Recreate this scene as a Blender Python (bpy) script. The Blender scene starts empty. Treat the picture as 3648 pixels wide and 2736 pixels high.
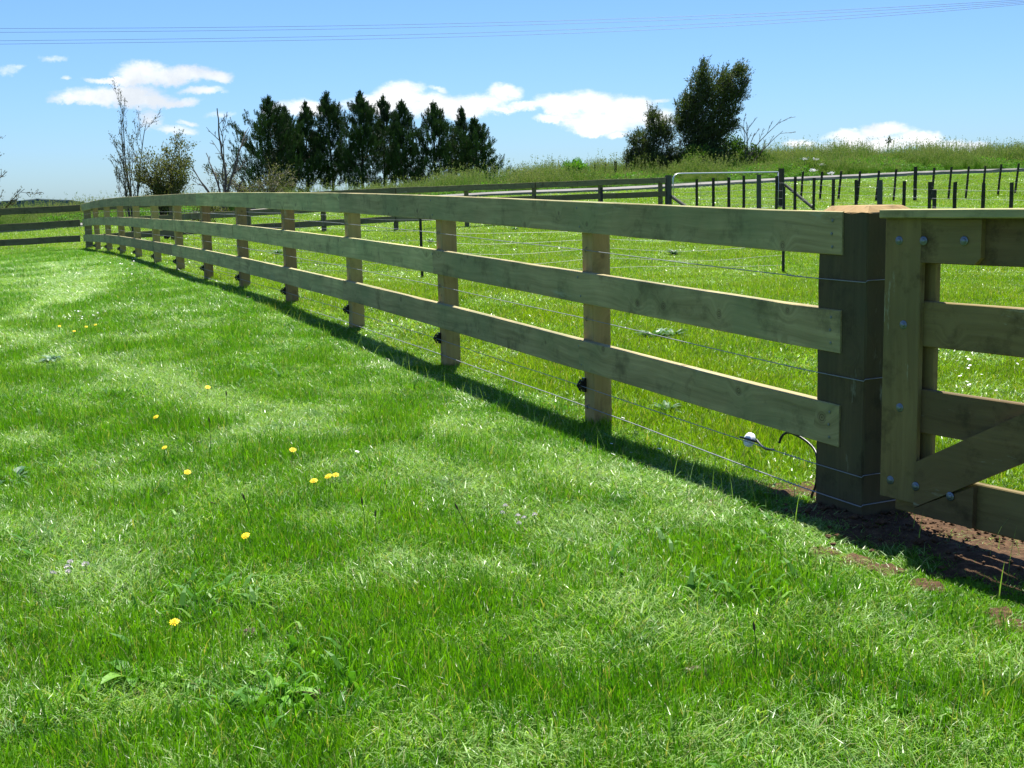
import bpy, math, random
import numpy as np
from mathutils import Matrix, Vector, noise as mnoise

random.seed(7)
RNG = np.random.default_rng(7)
sc = bpy.context.scene
COL = sc.collection

# ---------------------------------------------------------------- camera
FOC = 4300.57            # focal length in units of 1/3648 of the picture width
PITCH, ROLL, EYE = 0.15469, -0.024762, 1.2
W_, H_ = 3648.0, 2736.0
_f = np.array([0, math.cos(PITCH), -math.sin(PITCH)])
_r = np.array([1.0, 0, 0])
_u = np.cross(_r, _f)
_c, _s = math.cos(ROLL), math.sin(ROLL)
R_, U_ = _c * _r + _s * _u, -_s * _r + _c * _u
cam_d = bpy.data.cameras.new('camera')
cam_d.sensor_width = 36
cam_d.lens = 36 * FOC / W_
cam_d.clip_start, cam_d.clip_end = 0.05, 20000
cam = bpy.data.objects.new('camera', cam_d)
COL.objects.link(cam)
cam.matrix_world = Matrix(((R_[0], U_[0], -_f[0], 0), (R_[1], U_[1], -_f[1], 0),
                           (R_[2], U_[2], -_f[2], EYE), (0, 0, 0, 1)))
sc.camera = cam
sc.render.resolution_x, sc.render.resolution_y = 1024, 768

# ---------------------------------------------------------------- light
SUN_EL, SUN_AZ = math.radians(68.5), math.radians(5)
sun_d = bpy.data.lights.new('sun', 'SUN')
sun_d.energy, sun_d.angle, sun_d.color = 5.0, math.radians(0.53), (1.0, 0.96, 0.88)
sun = bpy.data.objects.new('sun', sun_d)
COL.objects.link(sun)
sdir = Vector((math.sin(SUN_AZ) * math.cos(SUN_EL), math.cos(SUN_AZ) * math.cos(SUN_EL), math.sin(SUN_EL)))
sun.rotation_euler = sdir.to_track_quat('Z', 'Y').to_euler()
sc.view_settings.view_transform = 'Standard'
sc.view_settings.look = 'None'
sc.view_settings.gamma = 1
sc.view_settings.use_curve_mapping = False
sc.view_settings.exposure = 1.3
SKY_STRENGTH = 0.052
sc.cycles.use_denoising = True
sc.cycles.max_bounces = 6
sc.cycles.diffuse_bounces = 3
sc.cycles.glossy_bounces = 2
sc.cycles.transmission_bounces = 4
sc.cycles.sample_clamp_indirect = 4.0


def ray(u, v):
    return _f + ((u - W_ / 2) / FOC) * R_ - ((v - H_ / 2) / FOC) * U_


def at(u, v, Y):
    """world point at distance Y ahead seen at photograph pixel u, v"""
    d = ray(u, v)
    return np.array([0, 0, EYE]) + d * (Y / d[1])


# ---------------------------------------------------------------- node helpers
class NT:
    def __init__(s, tree):
        s.t = tree
        tree.nodes.clear()

    def n(s, typ, ins=None, **kw):
        nd = s.t.nodes.new(typ)
        for k, v in kw.items():
            setattr(nd, k, v)
        if ins:
            for k, v in ins.items():
                s.put(nd.inputs[k], v)
        return nd

    def put(s, sock, v):
        if isinstance(v, bpy.types.NodeSocket):
            s.t.links.new(v, sock)
        elif isinstance(v, bpy.types.Node):
            s.t.links.new(v.outputs[0], sock)
        else:
            sock.default_value = v

    def m(s, op, a, b=0.0, c=None, clamp=False):
        nd = s.t.nodes.new('ShaderNodeMath')
        nd.operation, nd.use_clamp = op, clamp
        s.put(nd.inputs[0], a)
        s.put(nd.inputs[1], b)
        if c is not None:
            s.put(nd.inputs[2], c)
        return nd.outputs[0]

    def vm(s, op, a, b=(0, 0, 0)):
        nd = s.t.nodes.new('ShaderNodeVectorMath')
        nd.operation = op
        s.put(nd.inputs[0], a)
        s.put(nd.inputs[1], b)
        return nd.outputs[0]

    def ramp(s, fac, stops, interp='LINEAR'):
        nd = s.t.nodes.new('ShaderNodeValToRGB')
        nd.color_ramp.interpolation = interp
        cr = nd.color_ramp.elements
        while len(cr) < len(stops):
            cr.new(0.5)
        for e, (p, c) in zip(cr, stops):
            e.position = p
            e.color = (*c, 1) if len(c) == 3 else c
        s.put(nd.inputs[0], fac)
        return nd.outputs[0]

    def mix(s, fac, a, b, mode='MIX'):
        nd = s.t.nodes.new('ShaderNodeMix')
        nd.data_type, nd.blend_type = 'RGBA', mode
        s.put(nd.inputs[0], fac)
        for i, v in ((6, a), (7, b)):
            if isinstance(v, (tuple, list)) and len(v) == 3:
                v = (*v, 1)
            s.put(nd.inputs[i], v)
        return nd.outputs[2]

    def noise(s, vec, scale, detail=3, rough=0.55, dim='3D'):
        nd = s.t.nodes.new('ShaderNodeTexNoise')
        nd.noise_dimensions = dim
        if vec is not None:
            s.put(nd.inputs['Vector'], vec)
        nd.inputs['Scale'].default_value = scale
        nd.inputs['Detail'].default_value = detail
        nd.inputs['Roughness'].default_value = rough
        return nd


def new_mat(name):
    mt = bpy.data.materials.new(name)
    mt.use_nodes = True
    return mt, NT(mt.node_tree)


def principled(nt, col, rough=0.8, spec=0.3, bump=None, bstr=0.3, bdist=0.01, metal=0.0):
    p = nt.n('ShaderNodeBsdfPrincipled')
    if isinstance(col, tuple):
        col = (*col[:3], 1)
    nt.put(p.inputs['Base Color'], col)
    nt.put(p.inputs['Roughness'], rough)
    nt.put(p.inputs['Specular IOR Level'], spec)
    nt.put(p.inputs['Metallic'], metal)
    if bump is not None:
        b = nt.n('ShaderNodeBump', {'Height': bump, 'Strength': bstr, 'Distance': bdist})
        nt.put(p.inputs['Normal'], b.outputs[0])
    return p


def out(nt, sh):
    o = nt.n('ShaderNodeOutputMaterial')
    nt.t.links.new(sh.outputs[0], o.inputs[0])


# ---------------------------------------------------------------- world: sky and clouds
world = bpy.data.worlds.new('World')
sc.world = world
world.use_nodes = True
nt = NT(world.node_tree)
sky = nt.n('ShaderNodeTexSky', sky_type='NISHITA', sun_disc=False)
sky.sun_elevation, sky.sun_rotation = SUN_EL, SUN_AZ
sky.altitude, sky.air_density, sky.dust_density, sky.ozone_density = 60, 1.0, 0.45, 1.6
tc = nt.n('ShaderNodeTexCoord')
gen = tc.outputs['Generated']
sky_col = nt.mix(1.0, sky.outputs[0], (0.585, 0.85, 1.26), 'MULTIPLY')
n1 = nt.noise(gen, 30, 9, 0.68)
n2 = nt.noise(nt.vm('ADD', gen, (5.3, 1.7, 9.1)), 9, 4, 0.6)
sep = nt.n('ShaderNodeSeparateXYZ', {0: gen})
az0 = nt.m('ARCTAN2', sep.outputs[0], sep.outputs[1])
el0 = nt.m('ARCSINE', sep.outputs[2])
dn = nt.m('SUBTRACT', n1.outputs[0], 0.5)
dn2 = nt.m('SUBTRACT', n2.outputs[0], 0.5)
az = nt.m('ADD', az0, nt.m('MULTIPLY', dn2, 0.055))
el = nt.m('ADD', el0, nt.m('MULTIPLY', dn, 0.020))
BLOBS = [(520, 258, 105, 40, 1), (610, 272, 130, 30, 1), (710, 262, 110, 34, 1), (795, 272, 65, 24, 1), (430, 286, 100, 13, 1),
         (400, 342, 150, 32, 1), (500, 332, 115, 36, 1), (300, 354, 80, 18, .9), (640, 362, 115, 15, .8), (745, 324, 75, 15, .8),
         (560, 352, 110, 30, 1), (575, 425, 45, 42, .6), (655, 468, 62, 18, .75), (690, 441, 34, 9, .6), (40, 250, 60, 18, .45),
         (190, 212, 42, 12, .45), (255, 284, 20, 9, .6), (795, 410, 40, 12, .45),
         (1075, 388, 75, 34, 1), (995, 400, 50, 25, .8), (1420, 342, 110, 52, 1), (1560, 376, 150, 46, 1), (1690, 376, 110, 42, 1),
         (1772, 335, 52, 38, 1), (1330, 372, 90, 42, 1), (1655, 402, 85, 28, 1), (1550, 318, 40, 12, .6), (1225, 380, 50, 25, .5),
         (1765, 396, 80, 10, .7), (1850, 380, 70, 18, .85), (1965, 368, 110, 40, 1), (2080, 372, 140, 48, 1), (2230, 388, 140, 48, 1),
         (2150, 430, 190, 48, 1), (1925, 420, 65, 15, .85), (2085, 462, 95, 24, 1), (2205, 478, 62, 13, .8), (2365, 358, 42, 10, .6),
         (2330, 425, 90, 40, 1), (2830, 518, 75, 18, .85), (3020, 492, 90, 28, 1), (3160, 470, 95, 36, 1), (3270, 502, 95, 35, 1),
         (3400, 522, 130, 20, .9), (3110, 520, 200, 28, 1)]
acc = None
for (bu, bv, ru, rv, st) in BLOBS:
    d = ray(bu, bv)
    d = d / np.linalg.norm(d)
    a0, e0 = math.atan2(d[0], d[1]), math.asin(d[2])
    sx, sy = ru / FOC, rv / FOC
    dx = nt.m('MULTIPLY', nt.m('SUBTRACT', az, a0), 1 / sx)
    dy = nt.m('MULTIPLY', nt.m('SUBTRACT', el, e0), 1 / sy)
    r2 = nt.m('MULTIPLY_ADD', dy, dy, nt.m('MULTIPLY', dx, dx))
    val = nt.m('MULTIPLY', nt.m('SUBTRACT', 1.22, r2), st)
    acc = val if acc is None else nt.m('SMOOTH_MAX', acc, val, 0.3)
n4 = nt.noise(nt.vm('MULTIPLY', gen, (1, 1, 2.2)), 70, 6, 0.7)
edge = nt.m('ADD', acc, nt.m('ADD', nt.m('MULTIPLY', dn, 1.5), nt.m('MULTIPLY', nt.m('SUBTRACT', n4.outputs[0], 0.5), 1.5)))
mask_v = nt.n('ShaderNodeMapRange', {0: edge, 1: -0.05, 2: 1.15}, interpolation_type='SMOOTHSTEP').outputs[0]
# the same kind of low cloud goes on round the rest of the horizon
n3 = nt.noise(nt.vm('MULTIPLY', gen, (1, 1, 3.0)), 3.2, 8, 0.6)
band = nt.n('ShaderNodeMapRange', {0: nt.m('ABSOLUTE', nt.m('SUBTRACT', el0, 0.17)), 1: 0.22, 2: 0.02}).outputs[0]
away = nt.n('ShaderNodeMapRange', {0: nt.m('ABSOLUTE', az0), 1: 0.47, 2: 0.62}).outputs[0]
gm = nt.n('ShaderNodeMapRange', {0: nt.m('ADD', n3.outputs[0], nt.m('MULTIPLY', band, 0.14)), 1: 0.64, 2: 0.72}).outputs[0]
mask_g = nt.m('MULTIPLY', gm, nt.m('MULTIPLY', away, nt.m('MINIMUM', nt.m('MULTIPLY', band, 3), 1)))
mask = nt.m('MAXIMUM', mask_v, mask_g, clamp=True)
cl = nt.mix(nt.n('ShaderNodeMapRange', {0: nt.m('ADD', n2.outputs[0], nt.m('MULTIPLY', dn, 0.5)), 1: 0.45, 2: 0.68}).outputs[0], (9.4, 9.6, 9.7), (6.4, 6.9, 7.5))
skyc = nt.mix(mask, sky_col, cl)
bg = nt.n('ShaderNodeBackground', {0: skyc, 1: SKY_STRENGTH})
wo = nt.n('ShaderNodeOutputWorld')
nt.t.links.new(bg.outputs[0], wo.inputs[0])

# ---------------------------------------------------------------- terrain
FX = np.array([1.107, .359, -.456, -1.27, -2.085, -2.9, -3.714, -4.529, -5.343, -6.158, -6.972, -7.787, -8.601, -9.39])
FY = np.array([4.313, 5.93, 7.692, 9.453, 11.214, 12.976, 14.737, 16.499, 18.26, 20.022, 21.783, 23.544, 25.306, 27.011])
FZ = np.array([1.118, 1.164, 1.213, 1.252, 1.28, 1.306, 1.323, 1.33, 1.332, 1.334, 1.332, 1.318, 1.289, 1.249])
FG = np.array([.061, .079, .143, .205, .26, .285, .292, .305, .325, .335, .326, .31, .285, .257])


def invY(u):                       # fence along the track: 1/Y is linear in u on a straight line
    return 1 / (0.03704 - 2.54e-6 * (u - 294))


CP = [(x, y, z) for x, y, z in zip(FX, FY, FG)]
CP += [(0, 0, 0), (-3, 0, -.02), (3, 0, .0), (0, 2.5, 0), (-1.5, 4, .02), (-3, 8, .08), (-8, 5, .05), (-6, 14, .18), (-10, 20, .16),
       (4, 4, .03), (3, 7, .04), (0, -6, 0), (-6, -5, 0), (6, -4, 0.02), (8, 3, .05)]
for (u, v, Y) in [(1505, 995, 17), (2147, 985, 17.2), (2790, 974, 17.4), (877, 1021, 13.6), (0, 915, 26.9), (-300, 925, 26.9),
                  (1148, 828, invY(1148)), (1406, 824, invY(1406)), (1660, 808, invY(1660)), (1902, 798, invY(1902)),
                  (2375, 780, invY(2375)), (3605, 850, 24), (3000, 800, 28.5), (2785, 736, 34.5),
                  (2861, 712, 38), (3262, 717, 39.5), (3629, 692, 41), (583, 857, 30.5),
                  (0, 828, 38), (370, 804, 39.5), (1000, 752, 42), (1700, 700, 44), (2200, 680, 45), (2790, 646, 46), (3300, 622, 47), (3700, 610, 48),
                  (-400, 850, 37), (4300, 590, 50), (4200, 860, 20),
                  (0, 800, 47), (860, 745, 50), (1300, 725, 51), (1765, 690, 52), (2000, 655, 52), (2300, 645, 53), (2600, 625, 54),
                  (2750, 592, 55), (3300, 592, 56), (3648, 590, 57), (4300, 580, 60)]:
    CP.append(tuple(at(u, v, Y)))
CP += [(-45, 60, .2), (-20, 75, .4), (0, 75, .8), (22, 78, 1.9), (50, 70, 2.6), (70, 40, 1.6), (-60, 20, 0), (60, 0, .3), (-50, -30, 0),
       (0, -60, 0), (50, -40, 0), (-70, 0, 0)]
CP = np.array(CP)


def _phi(d2):
    return 0.5 * d2 * np.log(np.maximum(d2, 1e-12))


_n = len(CP)
_K = _phi(((CP[:, None, :2] - CP[None, :, :2]) ** 2).sum(-1)) + np.eye(_n) * 0.15
_P = np.c_[np.ones(_n), CP[:, :2]]
_A = np.block([[_K, _P], [_P.T, np.zeros((3, 3))]])
_w = np.linalg.solve(_A, np.r_[CP[:, 2], 0, 0, 0])


def smooth01(t):
    t = np.clip(t, 0, 1)
    return t * t * (3 - 2 * t)


def ground_z(X, Y):
    X, Y = np.atleast_1d(np.asarray(X, float)), np.atleast_1d(np.asarray(Y, float))
    r = np.hypot(X, Y)
    k = np.minimum(1, 78 / np.maximum(r, 1e-6))
    x, y = X * k, Y * k
    z = np.empty(x.shape)
    xf, yf, zf = x.ravel(), y.ravel(), z.ravel()
    for i in range(0, len(xf), 20000):
        a, b = xf[i:i + 20000], yf[i:i + 20000]
        d2 = (a[:, None] - CP[:, 0]) ** 2 + (b[:, None] - CP[:, 1]) ** 2
        zf[i:i + 20000] = _phi(d2) @ _w[:_n] + _w[_n] + _w[_n + 1] * a + _w[_n + 2] * b
    z = zf.reshape(x.shape)
    t = smooth01((r - 60) / 90)
    z = z * (1 - t) + (-0.6) * t
    z = z + 0.012 * np.sin(X * 2.1 + 1.3 * np.sin(Y * 1.3)) * np.cos(Y * 1.7) * np.exp(-r / 30)
    return z


def gz(x, y):
    return float(ground_z(x, y)[0])


def hit(u, v):
    """point where the line of sight of pixel u, v meets the ground"""
    d = ray(u, v)
    ts = np.geomspace(1.5, 200, 900)
    P = np.array([0, 0, EYE]) + ts[:, None] * d
    below = P[:, 2] < ground_z(P[:, 0], P[:, 1])
    i = int(np.argmax(below)) if below.any() else len(ts) - 1
    return P[i]


# ---------------------------------------------------------------- mesh helpers
def mesh(name, V, F, mats, uv=None, attrs=None, smooth=False, mi=None):
    me = bpy.data.meshes.new(name)
    V = np.asarray(V, dtype=np.float32)
    me.from_pydata(V.tolist(), [], F if isinstance(F, list) else F.tolist())
    for m_ in (mats if isinstance(mats, (list, tuple)) else [mats]):
        me.materials.append(m_)
    if uv is not None:
        l = me.uv_layers.new(name='UVMap')
        l.data.foreach_set('uv', np.asarray(uv, dtype=np.float32).ravel())
    if attrs:
        for k, a in attrs.items():
            at_ = me.attributes.new(k, 'FLOAT', 'POINT')
            at_.data.foreach_set('value', np.asarray(a, dtype=np.float32))
    if mi is not None:
        me.polygons.foreach_set('material_index', np.asarray(mi, dtype=np.int32))
    if smooth:
        me.polygons.foreach_set('use_smooth', [True] * len(me.polygons))
    me.update()
    return me


def put(name, me, parent=None, loc=None, rotz=None):
    o = bpy.data.objects.new(name, me)
    COL.objects.link(o)
    if parent is not None:
        o.parent = parent
    if loc is not None:
        o.location = tuple(float(q) for q in loc)
    if rotz is not None:
        o.rotation_euler = (0, 0, rotz)
    return o


def tag(o, label=None, cat=None, group=None, kind=None):
    if label:
        o['label'] = label
    if cat:
        o['category'] = cat
    if group:
        o['group'] = group
    if kind:
        o['kind'] = kind
    return o


def thing(name, label, cat, loc=(0, 0, 0), group=None, rotz=0):
    o = put(name, None, None, loc, rotz)
    return tag(o, label, cat, group)


class MB:
    """collects shapes into one mesh"""
    def __init__(s):
        s.V, s.F, s.UV = [], [], []
        s.n = 0

    def add(s, V, F, UV=None):
        s.V.append(np.asarray(V, float))
        for k, f in enumerate(F):
            s.F.append([i + s.n for i in f])
            if UV is None:
                s.UV += [(0.0, 0.0)] * len(f)
            else:
                s.UV += UV[k]
        s.n += len(V)

    def sweep(s, path, right, up, prof, cap=True, u0=0.0, jit=0.0):
        """prof: list of (a, b) in the right/up axes, swept along path; right, up may be per-point"""
        path = np.asarray(path, float)
        n, m = len(path), len(prof)
        right = np.broadcast_to(np.asarray(right, float), (n, 3))
        up = np.broadcast_to(np.asarray(up, float), (n, 3))
        pr = np.asarray(prof, float)
        V = path[:, None, :] + pr[None, :, 0, None] * right[:, None, :] + pr[None, :, 1, None] * up[:, None, :]
        if jit:
            V = V + RNG.normal(0, jit, V.shape)
        L = np.r_[0, np.cumsum(np.linalg.norm(np.diff(path, axis=0), axis=1))] + u0
        q = np.r_[pr, pr[:1]]
        per = np.r_[0, np.cumsum(np.linalg.norm(np.diff(q, axis=0), axis=1))]
        F, UV = [], []
        for i in range(n - 1):
            for j in range(m):
                k = (j + 1) % m
                F.append((i * m + j, i * m + k, (i + 1) * m + k, (i + 1) * m + j))
                UV.append([(L[i], per[j]), (L[i], per[j + 1]), (L[i + 1], per[j + 1]), (L[i + 1], per[j])])
        if cap:
            F.append(tuple(reversed(range(m))))
            UV.append([(L[0] + pr[j, 0] * .2, pr[j, 1] + 5) for j in reversed(range(m))])
            F.append(tuple((n - 1) * m + j for j in range(m)))
            UV.append([(L[-1] + pr[j, 0] * .2, pr[j, 1] + 5) for j in range(m)])
        s.add(V.reshape(-1, 3), F, UV)

    def tube(s, path, rad, sides=5, cap=True):
        path = np.asarray(path, float)
        n = len(path)
        rad = np.broadcast_to(np.asarray(rad, float), (n,))
        t = np.gradient(path, axis=0)
        t /= np.linalg.norm(t, axis=1)[:, None] + 1e-12
        ref = np.array([0, 0, 1.0]) if abs(t[:, 2]).mean() < 0.8 else np.array([1.0, 0, 0])
        a = np.cross(t, ref)
        a /= np.linalg.norm(a, axis=1)[:, None] + 1e-12
        b = np.cross(t, a)
        th = np.arange(sides) * 2 * math.pi / sides
        V = path[:, None, :] + rad[:, None, None] * (np.cos(th)[None, :, None] * a[:, None, :] + np.sin(th)[None, :, None] * b[:, None, :])
        F = [(i * sides + j, (i + 1) * sides + j, (i + 1) * sides + (j + 1) % sides, i * sides + (j + 1) % sides)
             for i in range(n - 1) for j in range(sides)]
        if cap:
            F.append(tuple(range(sides)))
            F.append(tuple(reversed([(n - 1) * sides + j for j in range(sides)])))
        s.add(V.reshape(-1, 3), F)

    def build(s, name, mat, smooth=False):
        return mesh(name, np.concatenate(s.V), s.F, mat, uv=s.UV, smooth=smooth)


def rect(a, b, c=0.003):
    """chamfered rectangle, half sizes a (right), b (up)"""
    return [(-a, -b + c), (-a + c, -b), (a - c, -b), (a, -b + c), (a, b - c), (a - c, b), (-a + c, b), (-a, b - c)]


# ---------------------------------------------------------------- materials
def wood(name, lo, hi, green, gamt=0.5, rough=0.75, knots=1.0, dark=0.0):
    mt, nt = new_mat(name)
    uv = nt.n('ShaderNodeUVMap').outputs[0]
    rnd = nt.n('ShaderNodeObjectInfo').outputs['Random']
    off = nt.n('ShaderNodeCombineXYZ', {0: nt.m('MULTIPLY', rnd, 37.0), 1: nt.m('MULTIPLY', rnd, 11.0), 2: nt.m('MULTIPLY', rnd, 5.0)}).outputs[0]
    p = nt.vm('ADD', uv, off)
    vo = nt.n('ShaderNodeTexVoronoi', {'Vector': p, 'Scale': 4.6}, voronoi_dimensions='2D')
    kd = vo.outputs['Distance']
    vsc = nt.n('ShaderNodeSeparateColor', {0: vo.outputs['Color']}).outputs
    ksel = nt.m('GREATER_THAN', vsc[0], 0.52)
    kd = nt.m('MULTIPLY', kd, nt.m('MULTIPLY_ADD', vsc[1], 1.6, 0.95))
    kd = nt.m('ADD', kd, nt.m('MULTIPLY', nt.m('SUBTRACT', nt.noise(p, 26, 3).outputs[0], 0.5), 0.07))
    kn = nt.m('MULTIPLY', nt.n('ShaderNodeMapRange', {0: kd, 1: 0.125, 2: 0.06}, interpolation_type='SMOOTHSTEP').outputs[0], ksel)
    kn = nt.m('MULTIPLY', kn, knots)
    warp = nt.m('MULTIPLY', nt.n('ShaderNodeMapRange', {0: kd, 1: 0.5, 2: 0.0}, interpolation_type='SMOOTHSTEP').outputs[0], nt.m('MULTIPLY', ksel, 0.05))
    wob = nt.m('MULTIPLY', nt.m('SUBTRACT', nt.noise(p, 1.6, 2).outputs[0], 0.5), 0.09)
    p2 = nt.vm('ADD', p, nt.n('ShaderNodeCombineXYZ', {1: nt.m('ADD', warp, wob)}).outputs[0])
    g1 = nt.noise(nt.vm('MULTIPLY', p2, (1.6, 46, 1)), 1.0, 5, 0.65).outputs[0]
    g2 = nt.noise(nt.vm('MULTIPLY', p2, (3.0, 13, 1)), 1.0, 3, 0.5).outputs[0]
    g = nt.m('ADD', nt.m('MULTIPLY', g1, 0.6), nt.m('MULTIPLY', g2, 0.4))
    col = nt.ramp(g, [(0.30, lo), (0.66, hi)])
    pat = nt.noise(p, 2.3, 5, 0.65).outputs[0]
    col = nt.mix(nt.m('MULTIPLY', nt.n('ShaderNodeMapRange', {0: pat, 1: 0.42, 2: 0.66}).outputs[0], gamt), col, green)
    st = nt.noise(nt.vm('ADD', p, (9, 3, 0)), 5.5, 6, 0.7).outputs[0]
    col = nt.mix(nt.m('MULTIPLY', nt.n('ShaderNodeMapRange', {0: st, 1: 0.53, 2: 0.70}).outputs[0], 0.62 + dark), col, tuple(q * 0.42 for q in lo))
    pale = nt.noise(nt.vm('MULTIPLY', nt.vm('ADD', p, (3, 7, 0)), (2.0, 9, 1)), 1.0, 6, 0.75).outputs[0]
    col = nt.mix(nt.m('MULTIPLY', nt.n('ShaderNodeMapRange', {0: pale, 1: 0.63, 2: 0.75}).outputs[0], 0.6), col, (0.45, 0.5, 0.38))
    ring = nt.m('MULTIPLY_ADD', nt.m('SINE', nt.m('MULTIPLY', kd, 150)), 0.35, 0.5)
    col = nt.mix(nt.m('MULTIPLY', kn, ring), col, (0.10, 0.065, 0.03))
    var = nt.n('ShaderNodeHueSaturation', {'Color': col, 'Hue': nt.m('MULTIPLY_ADD', rnd, 0.02, 0.49), 'Value': nt.m('MULTIPLY_ADD', rnd, 0.42, 0.79)}).outputs[0]
    out(nt, principled(nt, var, rough, 0.25, nt.m('SUBTRACT', g1, nt.m('MULTIPLY', kn, 0.4)), 0.35, 0.004))
    return mt


M_RAIL = wood('pale treated pine', (0.20, 0.165, 0.065), (0.49, 0.42, 0.20), (0.22, 0.25, 0.11), 0.6)
M_POST = wood('tan treated pine', (0.27, 0.175, 0.065), (0.43, 0.29, 0.12), (0.28, 0.25, 0.10), 0.55)
M_BIG = wood('dark treated timber', (0.060, 0.045, 0.02), (0.115, 0.090, 0.042), (0.060, 0.064, 0.034), 0.7, 0.8, 0.4, 0.25)
M_GATE = wood('olive brown timber', (0.115, 0.073, 0.026), (0.205, 0.145, 0.058), (0.12, 0.105, 0.045), 0.6, 0.8, 0.7, 0.3)
M_TOPCUT = wood('fresh sawn end', (0.23, 0.145, 0.055), (0.36, 0.245, 0.105), (0.27, 0.165, 0.07), 0.3, 0.8, 0.0)
M_OLD = wood('weathered rail timber', (0.12, 0.10, 0.055), (0.21, 0.185, 0.10), (0.15, 0.15, 0.08), 0.4, 0.85, 0.8, 0.1)
M_BATT = wood('blackened batten', (0.022, 0.02, 0.014), (0.055, 0.048, 0.035), (0.035, 0.04, 0.028), 0.4, 0.9, 0.2)
M_BATTG = wood('grey half round post', (0.05, 0.055, 0.045), (0.10, 0.10, 0.085), (0.07, 0.08, 0.06), 0.4, 0.9, 0.2)


def plain(name, col, rough=0.5, spec=0.4, metal=0.0, nscale=40, namt=0.25):
    mt, nt = new_mat(name)
    tcn = nt.n('ShaderNodeTexCoord').outputs['Object']
    n = nt.noise(tcn, nscale, 4).outputs[0]
    c = nt.mix(nt.m('MULTIPLY', n, namt * 2), col, tuple(q * 0.55 for q in col))
    out(nt, principled(nt, c, rough, spec, n, 0.15, 0.002, metal))
    return mt


M_WIRE = plain('galvanised wire', (0.27, 0.28, 0.29), 0.5, 0.4, 0.6)
M_GALV = plain('galvanised pipe', (0.55, 0.58, 0.58), 0.38, 0.5, 0.7, 14)
M_BLACKP = plain('black plastic', (0.012, 0.012, 0.013), 0.4)
M_STEEL = plain('black painted steel', (0.012, 0.012, 0.012), 0.5)
M_BOLT = plain('zinc bolt', (0.20, 0.23, 0.28), 0.5, 0.5, 0.85, 90)
M_NAIL = plain('zinc nail', (0.16, 0.18, 0.19), 0.4, 0.5, 0.6)
M_WHITEP = plain('white plastic', (0.75, 0.77, 0.80), 0.35, 0.4, 0, 30, 0.1)
M_CABLE = plain('black cable', (0.014, 0.015, 0.018), 0.35)


def foliage(name, cols, trans=0.35, rough=0.5, spec=0.3, nscale=0.5, wet=(1.25, 1.35, 0.55)):
    """leaf material: colours picked by the per-leaf attribute 'tint'"""
    mt, nt = new_mat(name)
    t = nt.n('ShaderNodeAttribute', attribute_name='tint').outputs['Fac']
    pos = nt.n('ShaderNodeNewGeometry').outputs['Position']
    nz = nt.noise(pos, nscale, 3).outputs[0]
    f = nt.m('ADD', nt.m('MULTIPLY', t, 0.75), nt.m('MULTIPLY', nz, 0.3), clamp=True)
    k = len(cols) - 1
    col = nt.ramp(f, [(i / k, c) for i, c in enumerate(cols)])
    p = principled(nt, col, rough, spec)
    tcol = nt.mix(1.0, col, wet, 'MULTIPLY')
    tr = nt.n('ShaderNodeBsdfTranslucent', {0: tcol})
    mx = nt.n('ShaderNodeMixShader', {0: trans, 1: p.outputs[0], 2: tr.outputs[0]})
    out(nt, mx)
    return mt


def grass_mat(name, cols, trans, pale, pamt, rough=0.38, spec=0.5):
    """blade material; colours vary from blade to blade and over the ground in patches"""
    mt, nt = new_mat(name)
    t = nt.n('ShaderNodeAttribute', attribute_name='tint').outputs['Fac']
    h = nt.n('ShaderNodeAttribute', attribute_name='hgt').outputs['Fac']
    pos = nt.n('ShaderNodeNewGeometry').outputs['Position']
    big = nt.noise(pos, 0.8, 7, 0.75).outputs[0]
    mid = nt.noise(nt.vm('ADD', pos, (11, 4, 0)), 6.5, 4, 0.65).outputs[0]
    f = nt.m('ADD', nt.m('MULTIPLY', t, 0.55), nt.m('MULTIPLY_ADD', mid, 0.9, -0.22), clamp=True)
    k = len(cols) - 1
    col = nt.ramp(f, [(i / k, c) for i, c in enumerate(cols)])
    col = nt.mix(nt.m('MULTIPLY', nt.n('ShaderNodeMapRange', {0: big, 1: 0.42, 2: 0.62}).outputs[0], pamt), col, pale)
    dk = nt.noise(nt.vm('ADD', pos, (3, 17, 0)), 4.2, 5, 0.75).outputs[0]
    col = nt.mix(nt.m('MULTIPLY', nt.n('ShaderNodeMapRange', {0: dk, 1: 0.52, 2: 0.66}).outputs[0], 0.75), col, tuple(q * w_ for q, w_ in zip(cols[1], (.75, .8, 2.2))))
    dead = nt.m('GREATER_THAN', t, 0.91)
    col = nt.mix(nt.m('MULTIPLY', dead, 0.8), col, (0.30, 0.27, 0.13))
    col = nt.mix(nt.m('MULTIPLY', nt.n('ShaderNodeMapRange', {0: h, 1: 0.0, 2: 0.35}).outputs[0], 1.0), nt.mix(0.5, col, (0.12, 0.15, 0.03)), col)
    p = principled(nt, col, rough, spec)
    tr = nt.n('ShaderNodeBsdfTranslucent', {0: nt.mix(1.0, col, (1.3, 1.35, 0.4), 'MULTIPLY')})
    out(nt, nt.n('ShaderNodeMixShader', {0: trans, 1: p.outputs[0], 2: tr.outputs[0]}))
    return mt


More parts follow.
